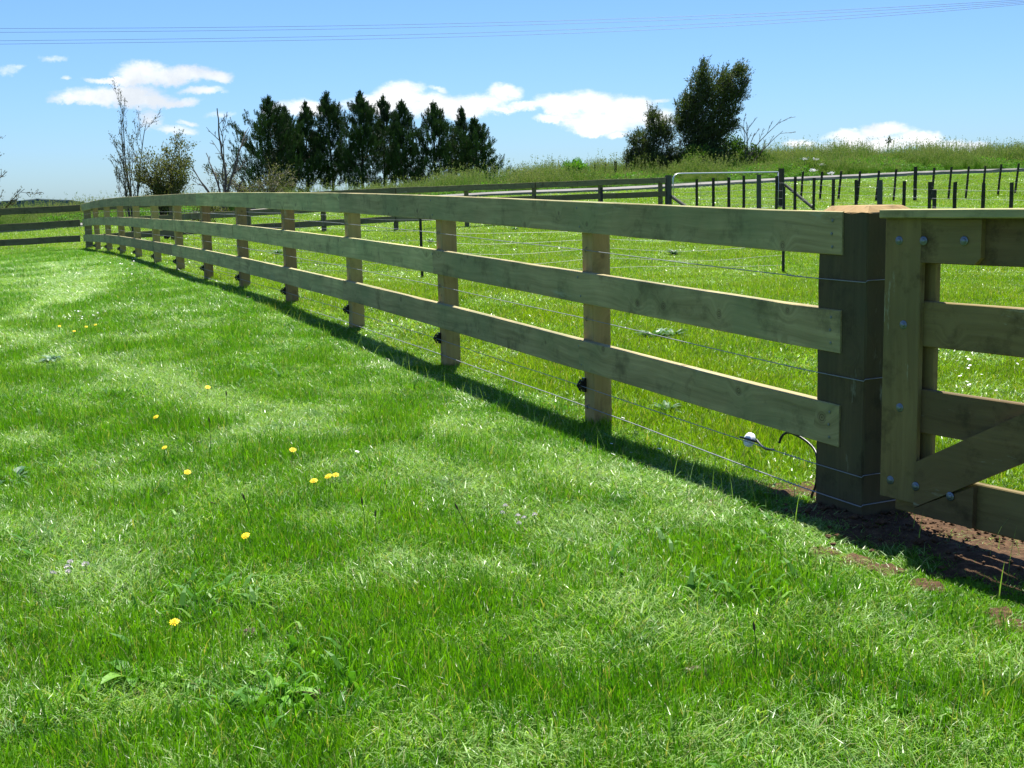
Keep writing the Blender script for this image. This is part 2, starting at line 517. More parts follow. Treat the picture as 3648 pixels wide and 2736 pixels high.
M_LAWN = grass_mat('lawn blades', [(0.013, 0.068, 0.003), (0.050, 0.180, 0.003), (0.115, 0.295, 0.005), (0.23, 0.40, 0.02)], 0.5, (0.16, 0.32, 0.015), 0.35, 0.38, 0.4)
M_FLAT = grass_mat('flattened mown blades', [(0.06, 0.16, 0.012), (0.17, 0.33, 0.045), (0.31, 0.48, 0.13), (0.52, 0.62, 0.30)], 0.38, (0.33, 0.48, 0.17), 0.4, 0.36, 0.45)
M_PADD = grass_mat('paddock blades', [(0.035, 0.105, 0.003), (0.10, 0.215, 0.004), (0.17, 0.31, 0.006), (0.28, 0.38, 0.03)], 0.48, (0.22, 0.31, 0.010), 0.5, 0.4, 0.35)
M_TALL = foliage('tall seeding grass', [(0.035, 0.095, 0.012), (0.07, 0.17, 0.02), (0.13, 0.22, 0.045), (0.30, 0.26, 0.18)], 0.35, 0.6, 0.2)
M_WEED = foliage('broad weed leaves', [(0.04, 0.13, 0.012), (0.08, 0.22, 0.02), (0.13, 0.31, 0.03), (0.21, 0.38, 0.05)], 0.35, 0.5, 0.3)
M_THISTLE = foliage('blue green weed leaves', [(0.02, 0.06, 0.025), (0.04, 0.11, 0.045), (0.08, 0.18, 0.075), (0.17, 0.30, 0.14)], 0.3, 0.45, 0.35)
M_PINE = foliage('pine needles', [(0.008, 0.020, 0.007), (0.015, 0.035, 0.012), (0.026, 0.055, 0.017), (0.05, 0.085, 0.028)], 0.15, 0.55, 0.25, 0.3, (1.2, 1.3, .6))
M_BUSH = foliage('olive shrub leaves', [(0.018, 0.034, 0.012), (0.04, 0.064, 0.018), (0.085, 0.115, 0.025), (0.16, 0.185, 0.06)], 0.3, 0.45, 0.35)
M_BUSHG = foliage('bright hedge leaves', [(0.012, 0.03, 0.008), (0.03, 0.07, 0.014), (0.07, 0.14, 0.022), (0.12, 0.21, 0.035)], 0.35, 0.45, 0.3)
M_SAPL = foliage('dusky sapling leaves', [(0.03, 0.035, 0.03), (0.06, 0.065, 0.045), (0.11, 0.10, 0.05), (0.17, 0.15, 0.08)], 0.3, 0.5, 0.3)
M_TANL = foliage('tan and olive leaves', [(0.03, 0.045, 0.015), (0.065, 0.08, 0.028), (0.12, 0.125, 0.05), (0.22, 0.19, 0.11)], 0.35, 0.5, 0.3)


def bark(name, c1, c2):
    mt, nt = new_mat(name)
    tcn = nt.n('ShaderNodeTexCoord').outputs['Object']
    n = nt.noise(nt.vm('MULTIPLY', tcn, (1, 1, .25)), 14, 5, 0.65).outputs[0]
    out(nt, principled(nt, nt.ramp(n, [(0.35, c1), (0.65, c2)]), 0.9, 0.15, n, 0.6, 0.02))
    return mt


M_BARK = bark('grey bark', (0.05, 0.045, 0.04), (0.14, 0.125, 0.11))
M_BARKD = bark('dark bark', (0.018, 0.015, 0.012), (0.06, 0.05, 0.04))
M_BARKP = bark('pale dead wood', (0.16, 0.14, 0.11), (0.34, 0.30, 0.25))

# ground: short thatch and soil under the blades; short pasture where the blades stop
M_GROUND, nt = new_mat('pasture ground')
pos = nt.n('ShaderNodeNewGeometry').outputs['Position']
a = nt.noise(pos, 45, 5, 0.7).outputs[0]
b = nt.noise(pos, 2.2, 4, 0.6).outputs[0]
c_ = nt.noise(pos, 0.25, 3, 0.6).outputs[0]
g = nt.ramp(nt.m('ADD', nt.m('MULTIPLY', a, 0.6), nt.m('MULTIPLY', b, 0.4)),
            [(0.34, (0.03, 0.05, 0.008)), (0.5, (0.07, 0.16, 0.010)), (0.66, (0.15, 0.27, 0.02))])
g = nt.mix(nt.m('MULTIPLY', c_, 0.5), g, (0.085, 0.17, 0.015))
out(nt, principled(nt, g, 0.9, 0.15, a, 0.7, 0.03))

M_SOIL, nt = new_mat('turned brown soil')
pos = nt.n('ShaderNodeNewGeometry').outputs['Position']
a = nt.noise(pos, 38, 6, 0.7).outputs[0]
b = nt.noise(pos, 6, 3, 0.6).outputs[0]
g = nt.ramp(a, [(0.3, (0.035, 0.022, 0.013)), (0.5, (0.08, 0.048, 0.028)), (0.7, (0.20, 0.122, 0.066))])
g = nt.mix(nt.m('MULTIPLY', b, 0.5), g, (0.11, 0.062, 0.035))
out(nt, principled(nt, g, 0.95, 0.1, a, 0.9, 0.02))

M_ROAD, nt = new_mat('pale gravel road')
pos = nt.n('ShaderNodeNewGeometry').outputs['Position']
a = nt.noise(pos, 30, 5, 0.7).outputs[0]
b = nt.noise(pos, 1.2, 3, 0.6).outputs[0]
g = nt.ramp(nt.m('ADD', nt.m('MULTIPLY', a, 0.5), nt.m('MULTIPLY', b, 0.5)), [(0.35, (0.14, 0.13, 0.12)), (0.65, (0.24, 0.23, 0.215))])
out(nt, principled(nt, g, 0.95, 0.1, a, 0.5, 0.02))

M_HILL, nt = new_mat('far blue green hills')
pos = nt.n('ShaderNodeNewGeometry').outputs['Position']
g = nt.ramp(nt.noise(pos, 0.004, 4).outputs[0], [(0.4, (0.06, 0.09, 0.10)), (0.6, (0.10, 0.13, 0.13))])
out(nt, principled(nt, g, 1.0, 0.0))

# ---------------------------------------------------------------- ground sheet
def spaced(lo, hi, core, n):
    t = np.linspace(-1, 1, n)
    k = 6.2
    s = np.sinh(t * k) / math.sinh(k)
    return np.where(t < 0, -s * lo, s * hi) + core


xs = np.sort(np.unique(np.r_[spaced(-4000, 4000, 0, 121), np.arange(-40, 45, 0.8)]))
ys = np.sort(np.unique(np.r_[spaced(-1500, 6000, 0, 121), np.arange(-4, 66, 0.7)]))
XX, YY = np.meshgrid(xs, ys)
ZZ = ground_z(XX, YY)
nx, ny = len(xs), len(ys)
V = np.stack([XX, YY, ZZ], -1).reshape(-1, 3)
idx = np.arange(nx * ny).reshape(ny, nx)
F = np.stack([idx[:-1, :-1], idx[:-1, 1:], idx[1:, 1:], idx[1:, :-1]], -1).reshape(-1, 4)
tag(put('ground', mesh('ground', V, F, M_GROUND, smooth=True)), kind='structure')

# gravel road
RD = [(-900, 872, 36), (-400, 847, 37), (0, 826, 38), (370, 803, 39.5), (1000, 750, 42), (1700, 699, 44), (2200, 677, 45), (2790, 645, 46), (3300, 622, 47), (3700, 609, 48), (4300, 592, 50)]
rp = np.array([at(*q) for q in RD])
tt = np.linspace(0, len(rp) - 1, 140)
rx = np.interp(tt, range(len(rp)), rp[:, 0])
ry = np.interp(tt, range(len(rp)), rp[:, 1])
ker = np.ones(9) / 9
ry = np.convolve(np.pad(ry, 4, 'edge'), ker, 'valid')
V, F = [], []
for i, (x, y) in enumerate(zip(rx, ry)):
    wd_ = float(np.interp(x, [-20, 0, 4, 12, 20], [1.0, 1.0, .8, .30, .12]))
    for j, o_ in enumerate((-0.75 * wd_, -0.25 * wd_, 0.25 * wd_, 0.8 * wd_)):
        yy = y + o_ + 0.06 * math.sin(i * 1.9 + j) * (j in (0, 3))
        V.append((x, yy, gz(x, yy) + 0.10 + 0.03 * (j in (1, 2))))
for i in range(len(rx) - 1):
    for j in range(3):
        F.append((i * 4 + j, (i + 1) * 4 + j, (i + 1) * 4 + j + 1, i * 4 + j + 1))
V += [(p[0], p[1], p[2] - 0.3) for p in V[0::4]]
n4 = len(rx) * 4
for i in range(len(rx) - 1):
    F.append((n4 + i, n4 + i + 1, (i + 1) * 4, i * 4))
tag(put('gravel_road', mesh('gravel_road', V, F, M_ROAD)), kind='structure')

# far hills on the horizon
V, F = [], []
N = 160
for i in range(N):
    a_ = math.radians(-75 + 110 * i / (N - 1))
    prof = 38 + 30 * mnoise.noise(Vector((i * 0.16, 2.2, 0))) + 14 * mnoise.noise(Vector((i * 0.6, 7, 0)))
    D = 5200
    V.append((D * math.sin(a_), D * math.cos(a_), -30))
    V.append((D * math.sin(a_), D * math.cos(a_), max(6, prof - 22)))
    V.append(((D + 900) * math.sin(a_), (D + 900) * math.cos(a_), -30))
for i in range(N - 1):
    F += [(i * 3, (i + 1) * 3, (i + 1) * 3 + 1, i * 3 + 1), (i * 3 + 1, (i + 1) * 3 + 1, (i + 1) * 3 + 2, i * 3 + 2)]
tag(put('hills', mesh('hills', V, F, M_HILL, smooth=True)), kind='structure')

# ---------------------------------------------------------------- main rail fence
dF = np.array([FX[2] - FX[1], FY[2] - FY[1]])
dF /= np.linalg.norm(dF)                     # away along the fence
A3 = np.array([dF[0], dF[1], 0])
N3 = np.array([-dF[1], dF[0], 0])            # towards the lawn (camera side)
if N3[1] > 0:
    N3 = -N3
UP = np.array([0, 0, 1.0])
fence = thing('rail_fence', 'long new three rail timber fence curving from the big gate post to the far corner', 'fence', (FX[0], FY[0], FG[0]))
F0 = np.array([FX[0], FY[0], FG[0]])


def part(name, me, parent, label=None, kind=None):
    o = put(name, me, parent)
    o.matrix_parent_inverse = Matrix.Translation(-parent.location)
    if label:
        o['label'] = label
    if kind:
        o['kind'] = kind
    return o


PW, PD = 0.10, 0.10
T_ = np.r_[0, np.cumsum(np.hypot(np.diff(FX), np.diff(FY)))]
for i in range(1, 14):
    w, dp = (PW, PD) if i < 13 else (0.16, 0.14)
    base = np.array([FX[i], FY[i], 0]) - N3 * dp / 2 - A3 * w / 2
    g0 = gz(base[0], base[1]) - 0.12
    top = FZ[i] - 0.012 + random.uniform(-.006, .004)
    mb = MB()
    zs = np.linspace(g0, top, 7)
    lean = RNG.normal(0, 0.004, 2)
    path = [base + np.array([lean[0] * (z - .6), lean[1] * (z - .6), z]) for z in zs]
    mb.sweep(path, A3, -N3, rect(w / 2, dp / 2, 0.004), jit=0.0008, u0=i * 1.7)
    part('post', mb.build('post', M_POST if i < 13 else M_OLD), fence, 'thick dark corner post' if i == 13 else None)


def fence_z(t):
    """smooth rail line through the posts (Catmull-Rom)"""
    t = np.atleast_1d(t)
    m_ = np.gradient(FZ, T_)
    i = np.clip(np.searchsorted(T_, t) - 1, 0, len(T_) - 2)
    h = T_[i + 1] - T_[i]
    s = (t - T_[i]) / h
    return ((2 * s ** 3 - 3 * s ** 2 + 1) * FZ[i] + (s ** 3 - 2 * s ** 2 + s) * h * m_[i]
            + (-2 * s ** 3 + 3 * s ** 2) * FZ[i + 1] + (s ** 3 - s ** 2) * h * m_[i + 1])


RT = 0.042
rail_off = [0.075, 0.075 + 0.15 + 0.184, 0.075 + 0.30 + 0.184 + 0.186]
joints = [[0, 3, 6, 9, 12, 13], [0, 2, 5, 8, 11, 13], [0, 1, 3, 5, 7, 9, 11, 13]]
for k in range(3):
    js = joints[k]
    for a_, b_ in zip(js[:-1], js[1:]):
        t0 = T_[a_] - (0.168 if a_ == 0 else 0.03) + 0.0015
        t1 = T_[b_] - 0.03 - 0.0015 if b_ < 13 else T_[13] - 0.06
        t = np.linspace(t0, t1, max(4, int((t1 - t0) / 0.32)))
        x = FX[0] + A3[0] * t
        y = FY[0] + A3[1] * t
        z = fence_z(np.clip(t, 0, T_[-1])) - rail_off[k] + random.uniform(-.004, .004)
        path = np.stack([x, y, z], -1) + N3 * (RT / 2 + 0.001)
        path += N3 * (RNG.normal(0, .0015, len(t))[:, None])
        mb = MB()
        mb.sweep(path, N3, UP, rect(RT / 2, 0.075 + random.uniform(-.001, .001), 0.003), u0=random.uniform(0, 9), jit=0.0005)
        part('rail', mb.build('rail', M_RAIL), fence)

# strainer post at the gate: rough sawn square timber with a sloping sawn top
C0 = np.array([FX[0], FY[0], 0]) - A3 * 0.2854 + N3 * 0.036     # near corner of the front face
BW, BD = 0.250, 0.20
mb = MB()
cx = C0 + A3 * BW / 2 - N3 * BD / 2
zs = np.linspace(-0.3, 1.115, 12)
mb.sweep([cx + UP * z for z in zs], A3, -N3, rect(BW / 2, BD / 2, 0.006), jit=0.0012, u0=3)
part('strainer_post', mb.build('strainer_post', M_BIG), fence, 'massive dark square gate post with rough sawn top')
# top: low chamfered cap of fresh cut wood, part of the same timber
V, F = [], []
e = 0.0015
nseg = 9
ring0, ring1 = [], []
for (sa, sb, ea, eb) in [(-1, -1, 1, -1), (1, -1, 1, 1), (1, 1, -1, 1), (-1, 1, -1, -1)]:
    for j in range(nseg):
        f_ = j / nseg
        a_, b_ = sa + (ea - sa) * f_, sb + (eb - sb) * f_
        jz = random.uniform(-.004, .003)
        ring0.append(cx + A3 * a_ * (BW / 2 + e) - N3 * b_ * (BD / 2 + e) + UP * (1.115 + jz))
        ring1.append(cx + A3 * a_ * (BW / 2 - .028) - N3 * b_ * (BD / 2 - .03) + UP * (1.137 + random.uniform(-.001, .001)))
n_ = len(ring0)
V = ring0 + ring1 + [cx + UP * 1.139]
for j in range(n_):
    k = (j + 1) % n_
    F += [(j, k, n_ + k, n_ + j), (n_ + j, n_ + k, 2 * n_)]
uv = []
for f_ in F:
    uv += [(V[i][0] * 3, V[i][1] * 3) for i in f_]
part('post_top', mesh('post_top', V, F, M_TOPCUT, uv=uv), fence, 'orange fresh sawn top of the gate post')


def disc_mb(mb, c, nrm, r, h, sides=10, dome=0.4):
    nrm = np.asarray(nrm, float) / np.linalg.norm(nrm)
    a_ = np.cross(nrm, UP)
    a_ /= np.linalg.norm(a_)
    b_ = np.cross(nrm, a_)
    V = []
    for rr, hh in ((r, 0), (r, h * (1 - dome)), (r * 0.6, h)):
        for j in range(sides):
            th = 2 * math.pi * j / sides
            V.append(c + rr * (math.cos(th) * a_ + math.sin(th) * b_) + nrm * hh)
    F = []
    for k in range(2):
        for j in range(sides):
            j2 = (j + 1) % sides
            F.append((k * sides + j, k * sides + j2, (k + 1) * sides + j2, (k + 1) * sides + j))
    F.append(tuple(2 * sides + j for j in range(sides)))
    mb.add(V, F)


# nail heads in the rail ends and at the posts
for i in range(0, 9):
    for k in range(3):
        z0 = FZ[i] - rail_off[k]
        tpos = T_[i] - (0.118 if i == 0 else 0.045)
        for dz, dt in ((-.045, .0), (.0, .004 if i == 0 else .02), (.045, 0)) if i == 0 else ((-.045, -.012), (.045, .014)):
            mb = MB()
            c = np.array([FX[0], FY[0], 0]) + A3 * (tpos + dt) + N3 * (RT + .0015) + UP * (z0 + dz)
            disc_mb(mb, c, N3, 0.0055, 0.002, 8)
            part('nail', mb.build('nail', M_NAIL), fence)

# four wires strung on the post faces
wire_dz = [-0.15 - 0.082, -0.15 - 0.184 - 0.15 - 0.082, -0.82 - 0.08, -0.82 - 0.184]
for k, dz in enumerate(wire_dz):
    mb = MB()
    off = 0.006 if k != 2 else 0.03
    ts = np.r_[np.linspace(-0.287, -.02, 8), np.linspace(.05, T_[-1] - 0.1, 84)]
    zz = fence_z(np.clip(ts, 0, T_[-1])) + dz
    sag = -0.004 * np.abs(np.sin(ts / 1.94 * math.pi))
    pts = [np.array([FX[0], FY[0], 0]) + A3 * t + N3 * (off if t > 1.2 else off + (.041 - off) * min(1, (1.2 - t) / 1.15)) + UP * (z + s_) for t, z, s_ in zip(ts, zz, sag)]
    # round the gate post
    corner = pts[0]
    back = [C0 - N3 * q - A3 * 0.004 + UP * (corner[2] + 0.006) for q in np.linspace(0.0, BD, 4)]
    pts = back[::-1] + pts
    mb.tube(pts, 0.0019 if k != 3 else 0.0024, 5)
    # tie-off twist by the post
    tc_ = np.linspace(0.03, 0.12, 16) + T_[0] + 0.02
    tw = [np.array([FX[0], FY[0], 0]) + A3 * t + N3 * (0.0385 + .0035 * math.cos(j * 1.9)) + UP * (fence_z(max(t, 0))[0] + dz + .0035 * math.sin(j * 1.9)) for j, t in enumerate(tc_)]
    mb.tube(tw, 0.0015, 4)
    part('wire', mb.build('wire', M_WIRE, True), fence)

# staples and pinlock insulators on the posts
mb = MB()
for (a0_, a1_, h0, h1, d_) in [(-.014, .014, -.035, .035, .012), (-.009, .009, -.022, .022, .026), (-.006, .006, -.008, .008, .038)]:
    mb.sweep([(0, 0, 0), (0, 0, d_)], (1, 0, 0), (0, 1, 0), [(a0_, h0), (a1_, h0), (a1_, h1), (a0_, h1)])
mb.tube([(0, -.03, .024), (0, 0, .044), (0, .03, .024)], .005, 5)
ins_me = mb.build('insulator', M_BLACKP)
for i in range(1, 13):
    o = put('insulator', ins_me, fence)
    p = np.array([FX[i], FY[i], FZ[i] + wire_dz[2]]) + A3 * -0.012 + N3 * 0.0015
    m_ = Matrix(((A3[0], 0, N3[0], p[0]), (A3[1], 0, N3[1], p[1]), (0, 1, 0, p[2]), (0, 0, 0, 1)))
    o.matrix_basis = Matrix.Translation(-fence.location) @ m_
mb = MB()
mb.tube([(-.005, .012, -.002), (-.004, .008, .006), (.004, -.008, .006), (.005, -.012, -.002)], .0018, 4)
st_me = mb.build('staple', M_NAIL)
for i in range(1, 8):
    for k in (0, 1, 3):
        o = put('staple', st_me, fence)
        p = np.array([FX[i], FY[i], FZ[i] + wire_dz[k]]) + A3 * -0.045 + N3 * 0.003
        m_ = Matrix(((A3[0], 0, N3[0], p[0]), (A3[1], 0, N3[1], p[1]), (0, 1, 0, p[2]), (0, 0, 0, 1)))
        o.matrix_basis = Matrix.Translation(-fence.location) @ m_

# cut-out disc on the electric wire, with its cable down the gate post
t_d = 0.40
pd_ = np.array([FX[0], FY[0], 0]) + A3 * t_d + N3 * 0.012 + UP * (fence_z(t_d)[0] + wire_dz[2] - .002)
joiner = thing('wire_insulator', 'white oval disc insulator on the electric wire under the bottom rail by the gate post', 'insulator', pd_)
mb = MB()
nrm = (N3 * 0.9 + UP * 0.35)
nrm /= np.linalg.norm(nrm)
disc_mb(mb, pd_ - nrm * .010, nrm, 0.029, 0.017, 20, 0.3)
part('disc', mb.build('disc', M_WHITEP, True), joiner)
mb = MB()
mb.tube([pd_ + A3 * 0.06, pd_ + A3 * .035 + nrm * .012, pd_ + nrm * .014, pd_ - A3 * .035 + nrm * .012, pd_ - A3 * .06], 0.004, 6)
part('wire_clamp', mb.build('wire_clamp', M_BLACKP, True), joiner)


def spline(P, n=8):
    P = np.asarray(P, float)
    Q = np.r_[[2 * P[0] - P[1]], P, [2 * P[-1] - P[-2]]]
    o_ = []
    for i in range(1, len(Q) - 2):
        for s in np.linspace(0, 1, n, endpoint=False):
            a_, b_, c2, d_ = Q[i - 1], Q[i], Q[i + 1], Q[i + 2]
            o_.append(0.5 * (2 * b_ + (c2 - a_) * s + (2 * a_ - 5 * b_ + 4 * c2 - d_) * s * s + (3 * b_ - a_ - 3 * c2 + d_) * s ** 3))
    o_.append(Q[-2])
    return np.array(o_)


cb = thing('electric_cable', 'black insulated cable arching from the white disc down the side of the gate post', 'cable', pd_)
mb = MB()
cY = FY[0]
mb.tube(spline([at(2776, 1578, 4.5), at(2786, 1554, 4.49), at(2806, 1541, 4.46), at(2835, 1549, 4.42), at(2873, 1572, 4.37), at(2899, 1598, 4.33), at(2909, 1620, 4.30),
                at(2912, 1650, 4.29), at(2910, 1700, 4.29), at(2905, 1735, 4.30), at(2893, 1762, 4.32), at(2888, 1790, 4.33)]), 0.0052, 7)
mb.tube(spline([at(2694, 1565, 4.68), at(2710, 1585, 4.64), at(2730, 1600, 4.60), at(2756, 1602, 4.56)]), 0.0045, 6)
part('cable', mb.build('cable', M_CABLE, True), cb)

# ---------------------------------------------------------------- timber gate
GZ0 = at(3161, 775, 4.3)
GA = np.array([0.53, -0.848, 0])             # along the gate, towards the right of the picture
GA /= np.linalg.norm(GA)
GN = np.array([-0.848, -0.53, 0])            # front face
GN /= np.linalg.norm(GN)
G0 = np.array([GZ0[0], GZ0[1], 0])
GK = 0.925                                   # whole gate drawn up to this size and distance
gate = thing('timber_gate', 'dark timber farm gate with capped top rail and diagonal brace beside the big post', 'gate', (G0[0] * GK, G0[1] * GK, 0.03))


def gp(a_, z, d_=0.0):
    P = G0 + GA * a_ + UP * z + GN * d_
    return np.array([0, 0, EYE]) + GK * (P - np.array([0, 0, EYE]))


def board(mb, a0_, z0, a1_, z1, half, thick, d_, n=5):
    """board from (a0,z0) to (a1,z1) along the gate; d_ = front face distance"""
    P = [gp(a0_ + (a1_ - a0_) * s, z0 + (z1 - z0) * s, d_ - thick / 2) for s in np.linspace(0, 1, n)]
    dr = (P[-1] - P[0]) / np.linalg.norm(P[-1] - P[0])
    upv = np.cross(GN, dr)
    mb.sweep(P, GN, upv, rect(thick / 2, half, .003), u0=random.uniform(0, 9), jit=.0006)


GT = 1.09
GL = 2.4
TH = 0.022


def gate_board(name, *args, **kw):
    mb = MB()
    board(mb, *args)
    return part(name, mb.build(name, kw.get('mat', M_GATE)), gate, kw.get('label'))


gate_board('stile', 0.073, 0.085, 0.073, GT - .002, 0.073, TH, 0.0, 6, label='front board of the gate stile')
gate_board('stile', 0.100, 0.085, 0.100, GT - .002, 0.073, TH, -TH - 0.027, 6, label='rear board of the gate stile')
gate_board('stile', GL - .08, 0.085, GL - .08, GT - .002, 0.073, TH, 0.0, 6)
gate_board('stile', GL - .08, 0.085, GL - .08, GT - .002, 0.073, TH, -TH - 0.027, 6)
RDp = -TH - 0.0008
for (zt_, zb_) in ((GT - .003, GT - 0.150), (0.797, 0.650), (0.487, 0.343), (0.192, 0.045)):
    gate_board('rail', 0.05, (zt_ + zb_) / 2, GL - .02, (zt_ + zb_) / 2, (zt_ - zb_) / 2, 0.025, RDp, 8)
# cap
mb = MB()
P = [gp(-0.008 + (GL + .06) * s, GT + 0.0155, -0.025) for s in np.linspace(0, 1, 9)]
mb.sweep(P, GN, UP, rect(0.052, 0.014, .003), u0=4, jit=.0006)
part('cap_rail', mb.build('cap_rail', M_RAIL), gate, 'pale flat cap along the top of the gate')


def poly_board(name, pts, thick, d_, label=None):
    """board with a cut outline: pts are (a, z)"""
    n = len(pts)
    V = [gp(a_, z, d_) for a_, z in pts] + [gp(a_, z, d_ - thick) for a_, z in pts]
    F = [tuple(range(n)), tuple(reversed(range(n, 2 * n)))] + [(i, n + i, n + (i + 1) % n, (i + 1) % n) for i in range(n)]
    F = [tuple(reversed(f)) for f in F]
    vv = pts + pts
    uv = []
    for f in F:
        uv += [(vv[i][0] + 2.2, vv[i][1] + (0 if i < n else .02)) for i in f]
    return part(name, mesh(name, V, F, M_GATE, uv=uv), gate, label)


def gate_az(u, v):
    """gate-plane coordinates of a photograph pixel"""
    d = ray(u, v)
    o_ = np.array([0, 0, EYE])
    t = np.dot(G0 - o_, GN) / np.dot(d, GN)
    p = o_ + d * t
    return float(np.dot(p - G0, GA)), float(p[2])


ax = lambda u, v: gate_az(u, v)
TL, TR = ax(3285, 790), ax(3498, 790)
poly_board('cleat', [(0.1485, GT - .004), (TR[0], GT - .004), (TR[0], GT - .13), (TR[0] - .022, GT - .152), (0.1485, GT - .152)], TH, 0.0, 'short bolted cleat on the top rail')
b0, b1, b2, b3 = ax(3262, 1640), ax(3252, 1812), ax(3648, 1466), ax(3648, 1652)
s_t = (b2[1] - b0[1]) / (b2[0] - b0[0])
s_b = (b3[1] - b1[1]) / (b3[0] - b1[0])
sl = (s_t + s_b) / 2
aE = GL - 0.17
hB = 0.145 * math.hypot(1, sl)
zb0 = b1[1] + .004
# brace: from the foot of the stile up to the far end of the gate
aTop = 0.1485 + (GT - 0.17 - (zb0 + hB)) / sl
poly_board('brace', [(0.1485, zb0), (0.1485, zb0 + hB), (aTop, GT - .17), (aTop + hB / sl * .98, GT - .17)], TH, 0.002, 'diagonal brace board')
aC = ax(3466, 1800)[0]
poly_board('cleat', [(0.1500, zb0 - .003), (0.20, zb0 + sl * (0.20 - .1485) - .003), (aC, min(zb0 + sl * (aC - .1485) - .003, 0.19)), (aC, 0.046), (0.1500, 0.046)], TH, 0.0005, 'short cleat under the foot of the brace')
for (u, v) in [(3204, 857), (3300, 858), (3437, 858), (3219, 1157), (3206, 1452), (3173, 1710), (3264, 1732), (3387, 1768)]:
    a_, z = gate_az(u, v)
    if u == 3300:
        a_ = 0.162
    mb = MB()
    disc_mb(mb, gp(a_, z, .003 if u > 3250 else .001), GN, 0.0145, 0.002, 16, 0.3)
    disc_mb(mb, gp(a_, z, .005 if u > 3250 else .003), GN, 0.0085, 0.0035, 12, 0.6)
    part('bolt', mb.build('bolt', M_BOLT, True), gate)

# ---------------------------------------------------------------- fence along the track (left and back)
back = thing('rail_fence', 'older weathered rail fence running along the track behind the paddock', 'fence', at(294, 888, 27.0))
UB = np.array([-700, -300, 0, 294, 640, 960, 1400, 1798, 2200, 2372.])
YB = np.array([26.7, 26.8, 26.9, 27.0] + [invY(u) for u in UB[4:]])
RB = [np.array([778, 760, 743.5, 729.5, 709, 691, 668.7, 654, 638, 632.]),
      np.array([834, 816, 799.5, 782, 762, 744, 718, 701, 687, 680.5]),
      np.array([887, 871, 854, 837, 815, 795, 770, 752, 740, 733.])]
posts_u = [-480, 22 - 60, 610, 880, 1148, 1406, 1660, 1902, 2138, 2352]


def back_pt(u, k):
    v = np.interp(u, UB, RB[k])
    return at(u, v, np.interp(u, UB, YB))


for k in range(3):
    for a_, b_ in ((-480, -38), (-38, 290), (298, 880), (880, 1406), (1406, 1902), (1902, 2368)):
        us = np.linspace(a_ + 2, b_ - 2, max(3, int((b_ - a_) / 60)))
        P = np.array([back_pt(u, k) for u in us])
        t = np.gradient(P, axis=0)
        t[:, 2] = 0
        t /= np.linalg.norm(t, axis=1)[:, None]
        nr = np.stack([t[:, 1], -t[:, 0], 0 * t[:, 0]], -1)
        wv = 0.004 * np.sin(us / 37 + k)
        P[:, 2] += wv - 0.071
        mb = MB()
        mb.sweep(P + nr * 0.075, nr, UP, rect(0.02, 0.071, .003), u0=random.uniform(0, 9))
        part('rail', mb.build('rail', M_OLD), back)
for u in posts_u:
    p = back_pt(u, 0)
    g0 = gz(p[0], p[1] + .03)
    mb = MB()
    mb.sweep([(p[0], p[1] + .0, z) for z in np.linspace(g0 - .2, p[2] - .015, 5)], (1, 0, 0), (0, 1, 0), rect(.055, .05, .004), u0=u, jit=.001)
    part('post', mb.build('post', M_OLD), back)
# strainer at the metal gate, with a short brace
ps = back_pt(2381, 0)
mb = MB()
mb.tube([(ps[0], ps[1], z) for z in np.linspace(gz(ps[0], ps[1]) - .2, ps[2] + .055, 5)], 0.088, 12)
part('strainer_post', mb.build('strainer_post', M_BATTG), back, 'round dark strainer post at the metal gate')

# ---------------------------------------------------------------- batten fences on the rise
def row_fence(label, us, tops, Y0, Y1, u0, u1, wide, hgt, lean, extra=(), wires=(), name='batten_fence'):
    iy = lambda u: 1 / (1 / Y0 + (1 / Y1 - 1 / Y0) * (u - u0) / (u1 - u0))
    t0 = at(us[0], tops[0], iy(us[0]))
    root = thing(name, label, 'fence', (t0[0], t0[1], gz(t0[0], t0[1])))
    for j, (u, v) in enumerate(zip(us, tops)):
        Y = iy(u)
        p = at(u, v, Y)
        w = j in wide
        mb = MB()
        zb = gz(p[0], p[1])
        zb = min(zb, p[2] - hgt * .8)
        hh = (0.058 if w else 0.032)
        ln = lean * random.uniform(.8, 1.2) if not w else 0
        P = [(p[0] - ln * (p[2] - z) + random.uniform(-.003, .003), p[1], z) for z in np.linspace(zb - .12, p[2], 5)]
        if w:
            mb.tube(P, [hh * 1.05, hh, hh, hh, hh * .93], 9)
        else:
            mb.sweep(P, (1, 0, 0), (0, 1, 0), rect(hh, .021, .004), u0=u, jit=.002)
        nm = 'post' if w else 'batten'
        part(nm, mb.build(nm, M_BATTG if (w and lean == 0) else M_BATT), root, 'thick post' if w else None)
    for (h0, h1) in wires:
        mb = MB()
        P = []
        for u in np.linspace(us[0] - (0 if not extra else extra[0]), us[-1] + 300, 40):
            Y = iy(u)
            v = np.interp(u, us, tops)
            p = at(u, v, Y)
            P.append((p[0], p[1] - .03, p[2] - h0 + .006 * math.sin(u * .05)))
        mb.tube(P, 0.0026, 4)
        part('wire', mb.build('wire', M_WIRE), root)
    return root, iy


us1 = [2482, 2541, 2596.5, 2650, 2704, 2767, 2833, 2900, 2969, 3051, 3136, 3222, 3313, 3403, 3504, 3605, 3712]
tp1 = [638, 634, 631.6, 626, 622, 627, 630, 634, 638, 641, 641, 645, 648, 648, 651, 650, 652]
row1, iy1 = row_fence('nearer wire fence of dark battens crossing behind the gate post', us1, tp1, 31.8, 24.0, 2395, 3605, (4, 10), 1.1, 0.0,
                      (90,), [(.16, 0), (.34, 0), (.52, 0), (.70, 0), (.9, 0)])
